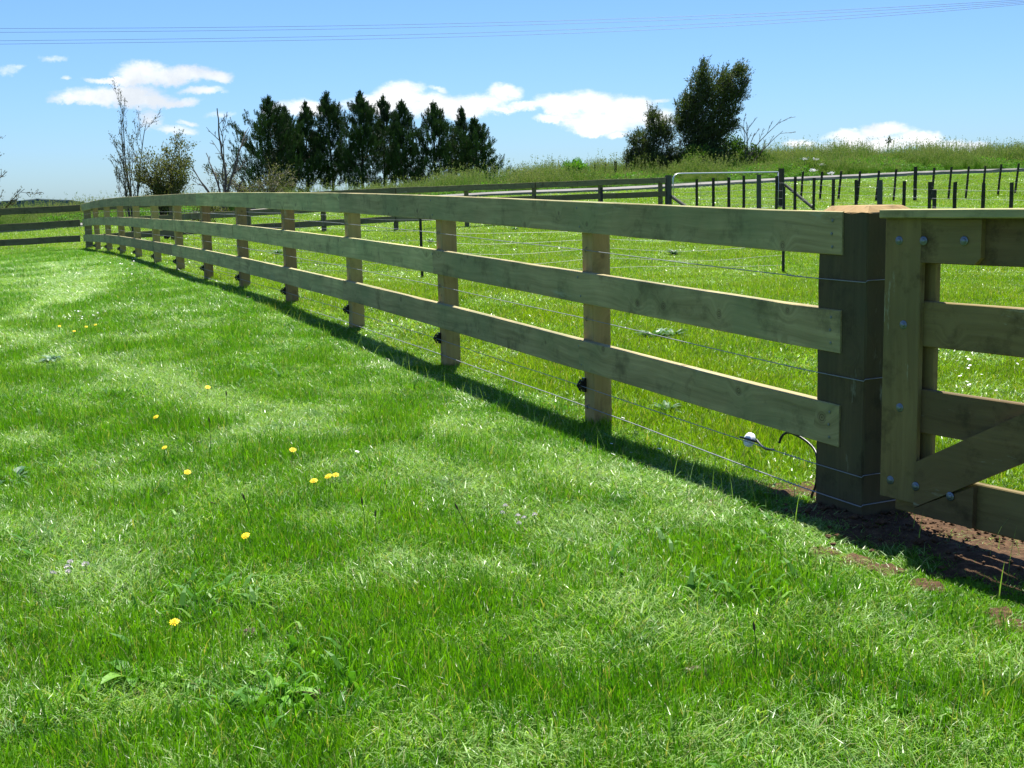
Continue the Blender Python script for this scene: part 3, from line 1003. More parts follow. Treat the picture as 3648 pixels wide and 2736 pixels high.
# short stub stake beside one batten
p = at(3330, 674, iy1(3330) + .3)
us2 = [2861, 2929, 2997, 3064, 3132, 3193, 3262, 3329, 3390, 3452, 3511, 3568, 3629, 3690]
tp2 = [611, 611, 609, 610, 608, 603, 594, 597, 595, 593, 591, 585, 583, 581]
row2, iy2 = row_fence('farther wire fence of leaning battens on the rise below the road', us2, tp2, 37, 41, 2800, 3629, (6,), 1.05, 0.075,
                      (60,), [(.22, 0), (.42, 0), (.62, 0), (.82, 0)])
stub = thing('stub_stake', 'short blackened stake standing just behind the gate between two battens', 'stake', (p[0], p[1], gz(p[0], p[1])))
mb = MB()
mb.sweep([(p[0], p[1], z) for z in np.linspace(gz(p[0], p[1]) - .1, p[2], 4)], (1, 0, 0), (0, 1, 0), rect(.035, .025, .004), jit=.001)
part('shaft', mb.build('shaft', M_BATT), stub)


def brace_at(parent, a_, b_, r=0.045, name='brace'):
    mb = MB()
    mb.tube(np.array([a_ + (b_ - a_) * s for s in np.linspace(0, 1, 4)]), r, 8)
    return part(name, mb.build(name, M_BATTG), parent, 'diagonal strut')


gpR = at(2784, 600, 34.2)
brace_at(row2, at(2797, 658, 34.3), at(2893, 738, 33.4))
mb = MB()
mb.tube([(gpR[0], gpR[1], z) for z in np.linspace(gz(gpR[0], gpR[1]) - .2, gpR[2], 5)], [.09, .088, .085, .083, .08], 12)
part('strainer_post', mb.build('strainer_post', M_BATT), row2, 'round strainer post carrying the metal gate')
brace_at(row1, at(2393, 700, 31.4), at(2452, 742, 30.8))

# ---------------------------------------------------------------- metal farm gate
gA, gB = at(2398, 619, 31.9), at(2772, 613, 34.0)
mg = thing('farm_gate', 'galvanised pipe farm gate with wire mesh between the round posts', 'gate', (gA[0], gA[1], gz(gA[0], gA[1])))
dg = gB - gA
Hg = 0.98
mb = MB()
loop = [gA + UP * (-Hg), gA + UP * -.9, gA + UP * -.12, gA + dg * .012 + UP * -.05, gA + dg * .035 + UP * -.008, gA + dg * .07]
mb.tube(loop + [gA + dg * s for s in np.linspace(.15, 1, 6)], 0.021, 8)
mb.tube([gB, gB - UP * Hg], 0.021, 8)
mb.tube([gA - UP * Hg, gB - UP * Hg], 0.021, 8)
part('frame', mb.build('frame', M_GALV, True), mg)
mb = MB()
for h in (.22, .36, .48, .58, .68, .77, .86):
    mb.tube([gA + dg * s - UP * (h + .008 * math.sin(s * 9)) for s in np.linspace(0, 1, 10)], 0.0028, 4)
part('mesh_wire', mb.build('mesh_wire', M_WIRE), mg)
mb = MB()
for s in (.25, .41, .53, .66, .8):
    mb.tube([gA + dg * s, gA + dg * s - UP * Hg], 0.0028, 4)
part('upright_wire', mb.build('upright_wire', M_WIRE), mg)

# ---------------------------------------------------------------- netting fence on black steel stakes
NU = [(877, 1021, 790, 13.6), (1505, 995, 690, 17.0), (2147, 985, 668, 17.2), (2790, 974, 665, 17.4)]
net = thing('netting_fence', 'sagging sheep netting strung on thin black stakes across the paddock', 'fence', at(877, 1021, 13.6))
NP = []
for i, (u, vb, vt, Y) in enumerate(NU):
    b_ = at(u, vb, Y)
    b_[2] = gz(b_[0], b_[1])
    t_ = at(u, vt, Y)
    NP.append(b_)
    mb = MB()
    w = 0.035 if i == 0 else 0.019
    mb.sweep([b_ - UP * .15, b_ + UP * .4, (b_[0], b_[1], b_[2] + (1.05 if i == 0 else t_[2] - b_[2]))], (1, 0, 0), (0, 1, 0), rect(w, w * .7, .004))
    part('stake', mb.build('stake', M_BATT if i == 0 else M_STEEL), net)
NPn = [NP[0] + np.array([-1.6, 3.2, 0])] + NP[:]
for k, h in enumerate((.12, .26, .40, .54, .68, .84)):
    mb = MB()
    P = []
    for a_, b_ in zip(NPn[:-1], NPn[1:]):
        for s in np.linspace(0, 1, 9, endpoint=False):
            q = a_ + (b_ - a_) * s
            P.append((q[0], q[1], gz(q[0], q[1]) + h - .05 * math.sin(math.pi * s) * (h > .2) + .012 * math.sin(7 * s + k)))
    q = NPn[-1]
    P.append((q[0], q[1], gz(q[0], q[1]) + h))
    mb.tube(P, 0.0019, 4)
    part('line_wire', mb.build('line_wire', M_WIRE), net)
mb = MB()
for a_, b_ in zip(NPn[:-1], NPn[1:]):
    for s in np.linspace(0, 1, 9)[:-1]:
        q = a_ + (b_ - a_) * (s + .02)
        z0 = gz(q[0], q[1])
        mb.tube([(q[0], q[1], z0 + .08), (q[0] + .015, q[1], z0 + .45), (q[0], q[1], z0 + .8)], 0.0017, 3)
part('stay_wire', mb.build('stay_wire', M_WIRE), net, kind='stuff')

# dark stakes on the skyline
def stake(u, vt, Y, label, w=.03, h=1.2, lean=0.0, group='old fence stakes along the bank top'):
    p = at(u, vt, Y)
    g0 = gz(p[0], p[1])
    s = thing('fence_stake', label, 'stake', (p[0], p[1], g0), group)
    mb = MB()
    P = [(p[0] - lean * (p[2] - z), p[1], z) for z in np.linspace(min(g0 - .1, p[2] - h), p[2], 4)]
    mb.sweep(P, (1, 0, 0), (0, 1, 0), rect(w, w * .7, .004), jit=.002)
    part('shaft', mb.build('shaft', M_BATT), s)


stake(1832, 606, 51, 'grey stub of a stake in the tall grass right of the pines', .05)
stake(2119, 586, 50, 'tall leftmost stake left of the small round bush')
stake(2158, 583, 50, 'leaning stake second from the left before the small bush', .028, 1.2, .12)
stake(2192, 575, 50, 'thick stake with a flat top just left of the small bush', .055)
stake(2232, 573, 50, 'thin stake standing against the small bush', .025)
stake(1950, 612, 50, 'thin stake almost hidden in grass beside the bright shrub', .02)
for i, u in enumerate((3376, 3404, 3454, 3482, 3505, 3530)):
    stake(u, 548 + (i % 3) * 2, 58, ('leftmost', 'second', 'third', 'fourth', 'fifth', 'rightmost')[i] + ' of six thin far stakes poking through the seed heads under the right hand cloud', .028, 1.2, .05, 'tiny stakes on the right skyline')

# ---------------------------------------------------------------- overhead wires
WP = [[(0, 101), (900, 101), (1824, 79), (2800, 50), (3648, -2)], [(0, 115), (900, 112), (1824, 91), (2800, 59), (3648, 4)],
      [(0, 145), (900, 138), (1824, 115), (2800, 73), (3648, 9)], [(0, 157), (900, 150), (1824, 127), (2800, 85), (3648, 14)]]
wl = ['topmost', 'second', 'third', 'lowest']
for k, pts in enumerate(WP):
    Yl = lambda u: 92 - 0.004 * (u - 1824) + k * 0.9
    P3 = np.array([at(u, v, Yl(u)) for u, v in pts])
    px_, pz_ = P3[:, 0], P3[:, 2]
    co = np.polyfit(px_, pz_, 3)
    X = np.linspace(-55, 55, 80)
    slope = (P3[-1, 1] - P3[0, 1]) / (P3[-1, 0] - P3[0, 0])
    cz = np.polyval(co, np.clip(X, px_[0] - 2, px_[-1] + 2))
    P = np.stack([X, P3[0, 1] + slope * (X - px_[0]), cz], -1)
    mb = MB()
    mb.tube(P, 0.012, 5)
    o = put('power_line', mb.build('power_line', M_STEEL, True))
    tag(o, ('topmost', 'second highest', 'third highest', 'lowest')[k] + ' of the four overhead wires crossing the sky', 'power line', 'overhead wires')
# ================================================================ plants
def norm(a_):
    a_ = np.asarray(a_, float)
    return a_ / (np.linalg.norm(a_, axis=-1, keepdims=True) + 1e-12)


def leaves(P, D, L, Wd, tint, rng, bend=0.25):
    """one folded quad per leaf"""
    n = len(P)
    D = norm(D)
    S = norm(np.cross(D, rng.normal(size=(n, 3))))
    Nn = np.cross(S, D)
    L = np.broadcast_to(L, (n,))[:, None]
    Wd = np.broadcast_to(Wd, (n,))[:, None]
    V = np.stack([P, P + D * L * .5 + S * Wd * .5 + Nn * L * bend * .3, P + D * L - Nn * L * bend * .3, P + D * L * .5 - S * Wd * .5 + Nn * L * bend * .3], 1)
    F = np.arange(4 * n).reshape(n, 4)
    return V.reshape(-1, 3), F, np.repeat(tint, 4)


def grow(rng, p, d, L, r, lev, cfg, outp):
    """recursive branching: outp gets (path, radii) and leaf anchors"""
    n = max(3, int(L / cfg.get('step', 0.15)))
    path, dirs = [p.copy()], [d]
    trop = np.array(cfg.get('trop', (0, 0, .1)))
    for i in range(n):
        d = norm(d + rng.normal(0, cfg.get('wig', .12), 3) + trop / n)
        p = p + d * (L / n)
        path.append(p.copy())
        dirs.append(d)
    rr = np.linspace(r, r * cfg.get('taper', .45), n + 1)
    outp['b'].append((np.array(path), rr, lev))
    if lev <= cfg.get('leaflev', 1):
        for i in range(1, n + 1):
            outp['l'].append((path[i], dirs[i], lev))
    if lev > 0:
        nch = cfg['nch'][lev]
        for k in range(nch):
            s = cfg.get('start', .25) + (1 - cfg.get('start', .25)) * (k + rng.random()) / nch
            i = min(n, int(s * n))
            ang = math.radians(rng.uniform(*cfg.get('ang', (20, 50))))
            sd = norm(np.cross(dirs[i], rng.normal(size=3)))
            nd = norm(dirs[i] * math.cos(ang) + sd * math.sin(ang))
            grow(rng, path[i], nd, L * rng.uniform(*cfg.get('lr', (.45, .75))), rr[i] * .62, lev - 1, cfg, outp)


def tree(name, label, cat, loc, stems, cfg, barkm, leafm, nleaf, lsize, seed, group=None, zlift=(0, 0, .3), minr=.004, spread=.05, lw=.42, drand=.55):
    rng = np.random.default_rng(seed)
    outp = {'b': [], 'l': []}
    for (d, L, r, off) in stems:
        grow(rng, np.array(off, float), norm(np.array(d, float)), L, r, cfg['lev'], cfg, outp)
    t = thing(name, label, cat, loc, group)
    mb = MB()
    for path, rr, lev in outp['b']:
        mb.tube(path, np.maximum(rr, minr), 5 if lev > 1 else 3, cap=False)
    put('trunk' if cat == 'tree' else 'stems', mb.build('trunk', barkm, True), t)
    if nleaf:
        A = outp['l']
        ii = rng.integers(0, len(A), nleaf)
        P = np.array([A[i][0] for i in ii]) + rng.normal(0, spread, (nleaf, 3))
        D = np.array([A[i][1] for i in ii]) + rng.normal(0, drand, (nleaf, 3)) + np.array(zlift)
        zmx = P[:, 2].max()
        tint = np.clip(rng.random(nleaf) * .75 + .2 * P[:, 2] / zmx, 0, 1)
        V, F, T = leaves(P, D, lsize * rng.uniform(.6, 1.3, nleaf), lsize * lw * rng.uniform(.7, 1.3, nleaf), tint, rng)
        put('crown', mesh('crown', V, F, leafm, attrs={'tint': T}), t)
    return t


# ---- pines
def make_pine(seed, Hh, R, bare=.2, conic=.75, density=1.0):
    rng = np.random.default_rng(seed)
    mb = MB()
    zz = np.linspace(-.5, Hh, 14)
    tx = np.cumsum(rng.normal(0, .05, 14))
    ty = np.cumsum(rng.normal(0, .05, 14))
    tr = np.stack([tx, ty, zz], -1)
    mb.tube(tr, np.linspace(.21, .03, 14), 7)
    P, D, T, S = [], [], [], []
    z = Hh * bare
    ph = rng.uniform(0, 6)
    while z < Hh * .985:
        f = z / Hh
        L0 = 1.68 * R * (max(0.0, 1 - f) ** (conic + .12)) * (0.84 + .16 * math.sin(f * 19 + ph)) + .15
        L0 *= min(1, max(.18, (1.02 - f) * 5.2))
        if f < bare + .12:
            L0 *= .75
        for k in range(rng.integers(2, 5) if f < .38 else rng.integers(3, 6)):
            az_ = rng.uniform(0, 2 * math.pi)
            L = L0 * rng.uniform(.5, 1.25)
            elv = math.radians(rng.uniform(-14, 14) + 14 * f)
            d = np.array([math.cos(az_) * math.cos(elv), math.sin(az_) * math.cos(elv), math.sin(elv)])
            i0 = np.interp(z, zz, np.arange(14))
            p = np.array([np.interp(z, zz, tx), np.interp(z, zz, ty), z])
            path = [p]
            n = 7
            for j in range(n):
                d = norm(d + np.array([0, 0, .04 + .035 * j]) + rng.normal(0, .07, 3))
                p = p + d * L / n
                path.append(p)
            path = np.array(path)
            mb.tube(path, np.linspace(.045 * (1.3 - f), .012, n + 1), 3, cap=False)
            nt_ = int(L * 5.6 * density) + 3
            for j in range(nt_):
                s = .30 + .70 * (j + rng.random()) / nt_
                q = np.array([np.interp(s * n, range(n + 1), path[:, c]) for c in range(3)])
                side = rng.normal(0, .11 * (1.25 - s) * L + .08, 3)
                side[2] *= .5
                P.append(q + side)
                D.append(norm(d + np.array([0, 0, .55]) + rng.normal(0, .25, 3)))
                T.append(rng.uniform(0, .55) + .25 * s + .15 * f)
                S.append(rng.uniform(.75, 1.2))
        z += rng.uniform(.26, .44) * (1.15 - .45 * f)
    for k in range(rng.integers(2, 5)):          # side leaders that make the top ragged
        a_ = rng.uniform(0, 2 * math.pi)
        ht = Hh * rng.uniform(.80, .95)
        rr_ = (Hh - ht) * .34 + .35
        px0, py0 = tx[-2] + rr_ * math.cos(a_), ty[-2] + rr_ * math.sin(a_)
        mb.tube([(tx[-4], ty[-4], ht - 2.2), (px0, py0, ht - 1.0), (px0, py0, ht)], [.05, .035, .015], 4, cap=False)
        for j in range(9):
            P.append(np.array([px0, py0, ht - .17 * j]) + rng.normal(0, .03 + .025 * j, 3))
            D.append(norm(np.array([0, 0, 1.2]) + rng.normal(0, .2, 3)))
            T.append(.5)
            S.append(.75)
    for j in range(10):
        P.append(np.array([tx[-1], ty[-1], Hh - .12 * j]))
        D.append(np.array([0, 0, 1.0]))
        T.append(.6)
        S.append(.75)
    P, D, T, S = np.array(P), np.array(D), np.array(T), np.array(S)
    K = 24
    n = len(P)
    Dn = norm(norm(D) + (0, 0, .25))
    Pk = np.repeat(P, K, 0) + np.repeat(Dn, K, 0) * rng.uniform(-.12, .5, (n * K, 1)) + rng.normal(0, .045, (n * K, 3))
    Dk = np.repeat(Dn, K, 0) + rng.normal(0, .30, (n * K, 3))
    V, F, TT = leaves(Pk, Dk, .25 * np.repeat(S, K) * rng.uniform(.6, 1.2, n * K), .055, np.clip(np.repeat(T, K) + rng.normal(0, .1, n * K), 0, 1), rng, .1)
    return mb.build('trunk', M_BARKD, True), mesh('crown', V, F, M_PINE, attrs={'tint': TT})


PINES = [(945, 352, 148, 5.16, .10, .55, 'leftmost pine of the windbreak, broad with tiered branches down its left side'),
         (1012, 388, 156, 3.24, .20, .7, 'shorter pine second from the left in the dark windbreak'),
         (1080, 371, 150, 3.60, .22, .7, 'pine third from the left with a thin double tip over small cloud'),
         (1172, 337, 152, 4.08, .22, .65, 'tall pine fourth from the left with a twin leader'),
         (1277, 334, 149, 3.72, .22, .6, 'tallest slim pine in the middle of the windbreak'),
         (1356, 351, 155, 3.48, .22, .6, 'pine just right of the tallest one, against the left cloud edge'),
         (1432, 369, 150, 3.60, .20, .55, 'blunt bushy pine fourth from the right end of the windbreak'),
         (1543, 373, 150, 4.20, .18, .6, 'broad pine third from the right with sky gaps both sides'),
         (1632, 390, 154, 2.64, .15, .7, 'slim pine second from the right of the windbreak'),
         (1690, 426, 149, 3.9, .08, .6, 'low rightmost pine with branches stepping down to the right')]
for i, (u, v, Y, R_c, bare, con, lab) in enumerate(PINES):
    tp = at(u, v, Y)
    g0 = gz(tp[0], tp[1])
    me_t, me_c = make_pine(100 + i, tp[2] - g0, R_c, bare, con, 1.0)
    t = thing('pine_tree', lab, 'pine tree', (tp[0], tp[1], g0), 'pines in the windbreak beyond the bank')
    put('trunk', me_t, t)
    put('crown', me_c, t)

# ---- bare saplings, dead tree and shrubs on the left, between fence and road
def base(u, v, Y):
    p = at(u, v, Y)
    p[2] = gz(p[0], p[1])
    return p


def aim(b_, pts, Y=None, k=1.0):
    """stems that start at base b_ and head for photograph pixels"""
    o_ = []
    for (u, v, r) in pts:
        q = at(u, v, (Y or b_[1]))
        d = q - b_
        o_.append((d, np.linalg.norm(d) * k, r, (0, 0, 0)))
    return o_


b_ = base(478, 838, 30.6)
tree('sapling_tree', 'tall thin many stemmed sapling with sparse dusky leaves behind the far fence corner', 'tree', b_,
     aim(b_, [(352, 330, .024), (412, 300, .030), (500, 345, .028), (455, 420, .018), (400, 500, .02), (520, 440, .018), (490, 520, .014), (380, 560, .012)], k=.84),
     dict(lev=2, nch=[0, 5, 7], wig=.04, trop=(0, 0, .04), ang=(12, 32), lr=(.16, .34), start=.3, leaflev=1, taper=.25, step=.12),
     M_BARK, M_SAPL, 1500, .048, 21, minr=.0042, spread=.03)
b_ = base(592, 857, 30.2)
tree('leafy_tree', 'bushy little tree with olive and tan leaves and a thick dark trunk behind the fence', 'tree', b_,
     aim(b_, [(585, 600, .05), (640, 570, .04), (680, 580, .035), (545, 600, .035), (710, 660, .025), (520, 670, .025), (590, 560, .02), (660, 640, .03)]),
     dict(lev=2, nch=[0, 6, 8], wig=.09, trop=(0, 0, .12), ang=(18, 45), lr=(.22, .42), start=.38, leaflev=1, taper=.3, step=.12),
     M_BARKD, M_TANL, 11000, .062, 22, minr=.004, spread=.06)
b_ = base(800, 775, 42)
tree('dead_tree', 'dead bare tree with bent upright branches left of the pines', 'tree', b_,
     aim(b_, [(822, 372, .06), (775, 425, .055), (842, 425, .035), (755, 520, .045), (700, 540, .035), (705, 600, .03), (880, 560, .025), (800, 500, .04)]),
     dict(lev=2, nch=[0, 3, 4], wig=.10, trop=(0, 0, .25), ang=(20, 55), lr=(.12, .3), start=.3, leaflev=0, taper=.3, step=.18),
     M_BARK, M_TANL, 0, .05, 23, minr=.010)
b_ = base(900, 760, 43)
tree('scrub_bush', 'tangled half dead scrub bush with grey twigs at the left foot of the pines', 'bush', b_,
     aim(b_, [(800, 640, .03), (850, 610, .03), (910, 620, .03), (960, 640, .03), (1010, 640, .02), (770, 680, .02), (880, 660, .02), (1000, 605, .02), (830, 680, .02)]),
     dict(lev=2, nch=[0, 5, 7], wig=.12, trop=(0, 0, 0), ang=(25, 60), lr=(.25, .5), start=.25, leaflev=1, taper=.35, step=.12),
     M_BARKP, M_TANL, 4200, .08, 24, minr=.006, spread=.08)
b_ = base(-75, 838, 30)
tree('sapling_tree', 'dark twiggy tree half cut off by the left edge of the picture', 'tree', b_,
     aim(b_, [(-60, 500, .04), (0, 470, .025), (22, 560, .02), (25, 640, .02), (-100, 520, .03), (10, 520, .02), (-130, 600, .02), (-40, 420, .03)]),
     dict(lev=2, nch=[0, 6, 6], wig=.08, trop=(0, 0, .15), ang=(20, 55), lr=(.16, .34), start=.3, leaflev=1, taper=.3, step=.12),
     M_BARKD, M_SAPL, 1600, .05, 25, minr=.006, spread=.03)

# ---- windswept shrubs on the bank, right
def lobed(name, label, cat, bu, bv, Y, lobes, ntw, per, tl, ls, wind, leafm, seed, dj=.45, lw=.3):
    """bushy crown: leafy twigs filling lobes, on stems rising from one foot; lobes are (u, v, ru, rv)"""
    rg = np.random.default_rng(seed)
    b2 = base(bu, bv, Y)
    t = thing(name, label, cat, b2)
    LB = []
    for (u, v, ru, rv) in lobes:
        c = at(u, v, Y) - b2
        k = Y / FOC
        LB.append((c, ru * k, rv * k))
    ar = np.array([q[1] * q[2] for q in LB])
    pick = rg.choice(len(LB), ntw, p=ar / ar.sum())
    mb = MB()
    for (c, r1, r2) in LB:
        mid_ = c * .5 + rg.normal(0, .08, 3) + np.array([-.12 * c[0], 0, .05])
        mb.tube(spline([(rg.normal(0, .06), rg.normal(0, .06), -.15), mid_, c + (0, 0, r2 * .5)], 5), np.linspace(.055, .012, 11), 5, cap=False)
    P, D, T, TW = [], [], [], []
    for i in pick:
        c, r1, r2 = LB[i]
        d = norm(rg.normal(size=3))
        q = c + d * rg.random() ** .45 * np.array([r1, max(r1, r2) * .8, r2]) + rg.normal(0, .05, 3)
        q[2] = max(q[2], .15)
        out_ = norm((q - c * .8) * (1, 1, .6) + (0, 0, .1))
        ax_ = norm(out_ * .55 + np.array(wind) + rg.normal(0, .28, 3))
        L = tl * rg.uniform(.5, 1.3)
        if rg.random() < .45:
            TW.append((q - ax_ * L * .5, q + ax_ * L * .8))
        s_ = rg.uniform(-.5, .8, per)
        P.append(q + ax_ * (s_ * L)[:, None] + rg.normal(0, .035, (per, 3)))
        D.append(ax_ + rg.normal(0, dj, (per, 3)))
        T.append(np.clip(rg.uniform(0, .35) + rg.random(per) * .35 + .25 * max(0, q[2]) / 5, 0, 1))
    for a2, b3 in TW:
        mb.tube([a2, (a2 + b3) / 2 + rg.normal(0, .02, 3), b3], [.012, .009, .005], 3, cap=False)
    put('trunk', mb.build('trunk', M_BARK, True), t)
    P, D, T = np.concatenate(P), np.concatenate(D), np.concatenate(T)
    n = len(P)
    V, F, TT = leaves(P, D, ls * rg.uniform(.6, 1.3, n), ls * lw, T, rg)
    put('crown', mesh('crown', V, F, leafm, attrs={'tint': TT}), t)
    return t


lobed('windswept_tree', 'tall windswept olive tree leaning right on the bank skyline', 'tree', 2495, 690, 52,
      [(2475, 590, 65, 70), (2485, 510, 65, 65), (2490, 440, 65, 55), (2440, 400, 38, 50), (2480, 360, 55, 50), (2500, 295, 42, 45), (2507, 245, 16, 28),
       (2590, 285, 55, 36), (2635, 258, 30, 22), (2560, 340, 65, 42), (2618, 335, 42, 30), (2575, 400, 62, 42), (2555, 465, 48, 40), (2600, 450, 36, 18),
       (2530, 540, 55, 60), (2425, 450, 20, 26), (2570, 600, 60, 45), (2650, 300, 14, 16)],
      3300, 17, .36, .10, (.42, 0, .42), M_BUSH, 31)
lobed('wild_bush', 'smaller scruffy grey green bush on the bank left of the windswept tree', 'bush', 2315, 690, 51,
      [(2310, 590, 75, 60), (2300, 520, 55, 60), (2340, 460, 42, 48), (2325, 415, 22, 30), (2375, 480, 32, 36), (2275, 580, 42, 50), (2385, 560, 36, 50),
       (2258, 500, 22, 22), (2392, 432, 24, 12), (2240, 560, 16, 30)],
      1700, 17, .26, .085, (.10, 0, .22), M_BUSH, 32)
b_ = base(2655, 655, 52)
tree('dead_tree', 'bare dead stems fanning up to the right of the windswept tree', 'tree', b_,
     aim(b_, [(2712, 388, .03), (2750, 432, .03), (2705, 440, .025), (2660, 420, .025), (2640, 440, .02), (2728, 520, .02), (2680, 470, .02)]),
     dict(lev=2, nch=[0, 3, 4], wig=.07, trop=(.15, 0, .12), ang=(12, 35), lr=(.15, .35), start=.3, leaflev=0, taper=.3, step=.16),
     M_BARK, M_BUSH, 0, .05, 33, minr=.009)


def shrub(name, label, u, v, Y, rx, rz, n, ls, mat, seed, ry=None):
    rng = np.random.default_rng(seed)
    b_ = base(u, v, Y)
    t = thing(name, label, 'bush', b_)
    d = norm(rng.normal(size=(n, 3)))
    d[:, 2] = np.abs(d[:, 2])
    lump = np.array([1 + .35 * mnoise.noise(Vector(q * 2.2) + Vector((seed, 0, 0))) for q in d])
    rr = rng.random(n) ** .35 * lump
    P = d * rr[:, None] * np.array([rx, ry or rx * .7, rz])
    D = d + rng.normal(0, .5, (n, 3)) + (0, 0, .3)
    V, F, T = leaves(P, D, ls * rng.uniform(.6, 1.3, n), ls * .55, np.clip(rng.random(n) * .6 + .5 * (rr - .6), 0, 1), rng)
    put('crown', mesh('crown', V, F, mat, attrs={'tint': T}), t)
    mb = MB()
    for k in range(9):
        q = norm(rng.normal(size=3) + (0, 0, 1.2)) * np.array([rx, rx * .7, rz]) * .8
        q[2] = abs(q[2])
        mb.tube([(0, 0, -.1), tuple(q * .5), tuple(q)], [.03, .02, .01], 4)
    put('stems', mb.build('stems', M_BARKD), t)
    return t


shrub('hedge_bush', 'bright green hedge bush at the right foot of the windswept tree', 2610, 655, 52.5, .95, 1.6, 9000, .10, M_BUSHG, 41)
shrub('hedge_bush', 'dark spreading hedge under the windswept tree above the metal gate', 2480, 672, 51, 1.5, 1.35, 12000, .09, M_BUSHG, 42)
shrub('hedge_bush', 'low dark green hedge under the scruffy bush', 2320, 675, 50.5, 1.1, 1.1, 8000, .09, M_BUSH, 43)
shrub('hedge_bush', 'rounded green shrub at the end of the hedge beside the dead stems', 2700, 648, 52.5, .7, 1.05, 6000, .09, M_BUSHG, 44)
shrub('round_bush', 'small bright round bush in the tall grass between pines and stakes', 2050, 655, 50, .62, 1.0, 5500, .09, M_WEED, 45)
shrub('round_bush', 'low reddish weed clump in front of the pines at their right end', 1620, 700, 50, .45, .75, 2500, .09, M_TANL, 46)


# ---- grass: blades gathered in patches that geometry nodes set out over the ground
def blades(rng, n, R, hmin, hmax, w0, w1, lean0, lean1, comb=None, combamt=0.0, segs=3, curl=1.4):
    a_ = rng.uniform(0, 2 * math.pi, n)
    rr = R * np.sqrt(rng.random(n))
    B = np.stack([rr * np.cos(a_), rr * np.sin(a_), rng.uniform(-.012, .0, n)], -1)
    az_ = rng.uniform(0, 2 * math.pi, n)
    if comb is not None:
        az_ = comb + rng.normal(0, combamt, n)
    h = rng.uniform(hmin, hmax, n) * rng.uniform(.7, 1.1, n)
    w = rng.uniform(w0, w1, n)
    coarse = rng.random(n) < .10
    w = np.where(coarse, w * 1.75, w)
    h = np.where(coarse, h * 1.15, h)
    ln = np.radians(rng.uniform(lean0, lean1, n))
    tw = az_ + rng.normal(0, .9, n) + math.pi / 2
    side = np.stack([np.cos(tw), np.sin(tw), 0 * tw], -1)
    V, Hh = [], []
    p = B.copy()
    for s in range(segs + 1):
        f = s / segs
        wd = w * (1 - f ** 1.8) * .5
        if s < segs:
            V += [p - side * wd[:, None], p + side * wd[:, None]]
            Hh += [np.full(n, f)] * 2
        else:
            V += [p]
            Hh += [np.full(n, f)]
        th = ln * (0.35 + curl * f)
        p = p + np.stack([np.sin(th) * np.cos(az_), np.sin(th) * np.sin(az_), np.cos(th)], -1) * (h / segs)[:, None]
        p[:, 2] = np.maximum(p[:, 2], .004)
    k = 2 * segs + 1
    V = np.stack(V, 1).reshape(-1, 3)
    Hh = np.stack(Hh, 1).reshape(-1)
    b0_ = (np.arange(n) * k)[:, None]
    Q = [np.concatenate([b0_ + 2 * s, b0_ + 2 * s + 1, b0_ + 2 * s + 3, b0_ + 2 * s + 2], 1) for s in range(segs - 1)]
    F = [list(map(int, f)) for q in Q for f in q]
    F += [[int(i) + 2 * segs - 2, int(i) + 2 * segs - 1, int(i) + 2 * segs] for i in b0_[:, 0]]
    return V, F, np.repeat(rng.random(n), k), Hh


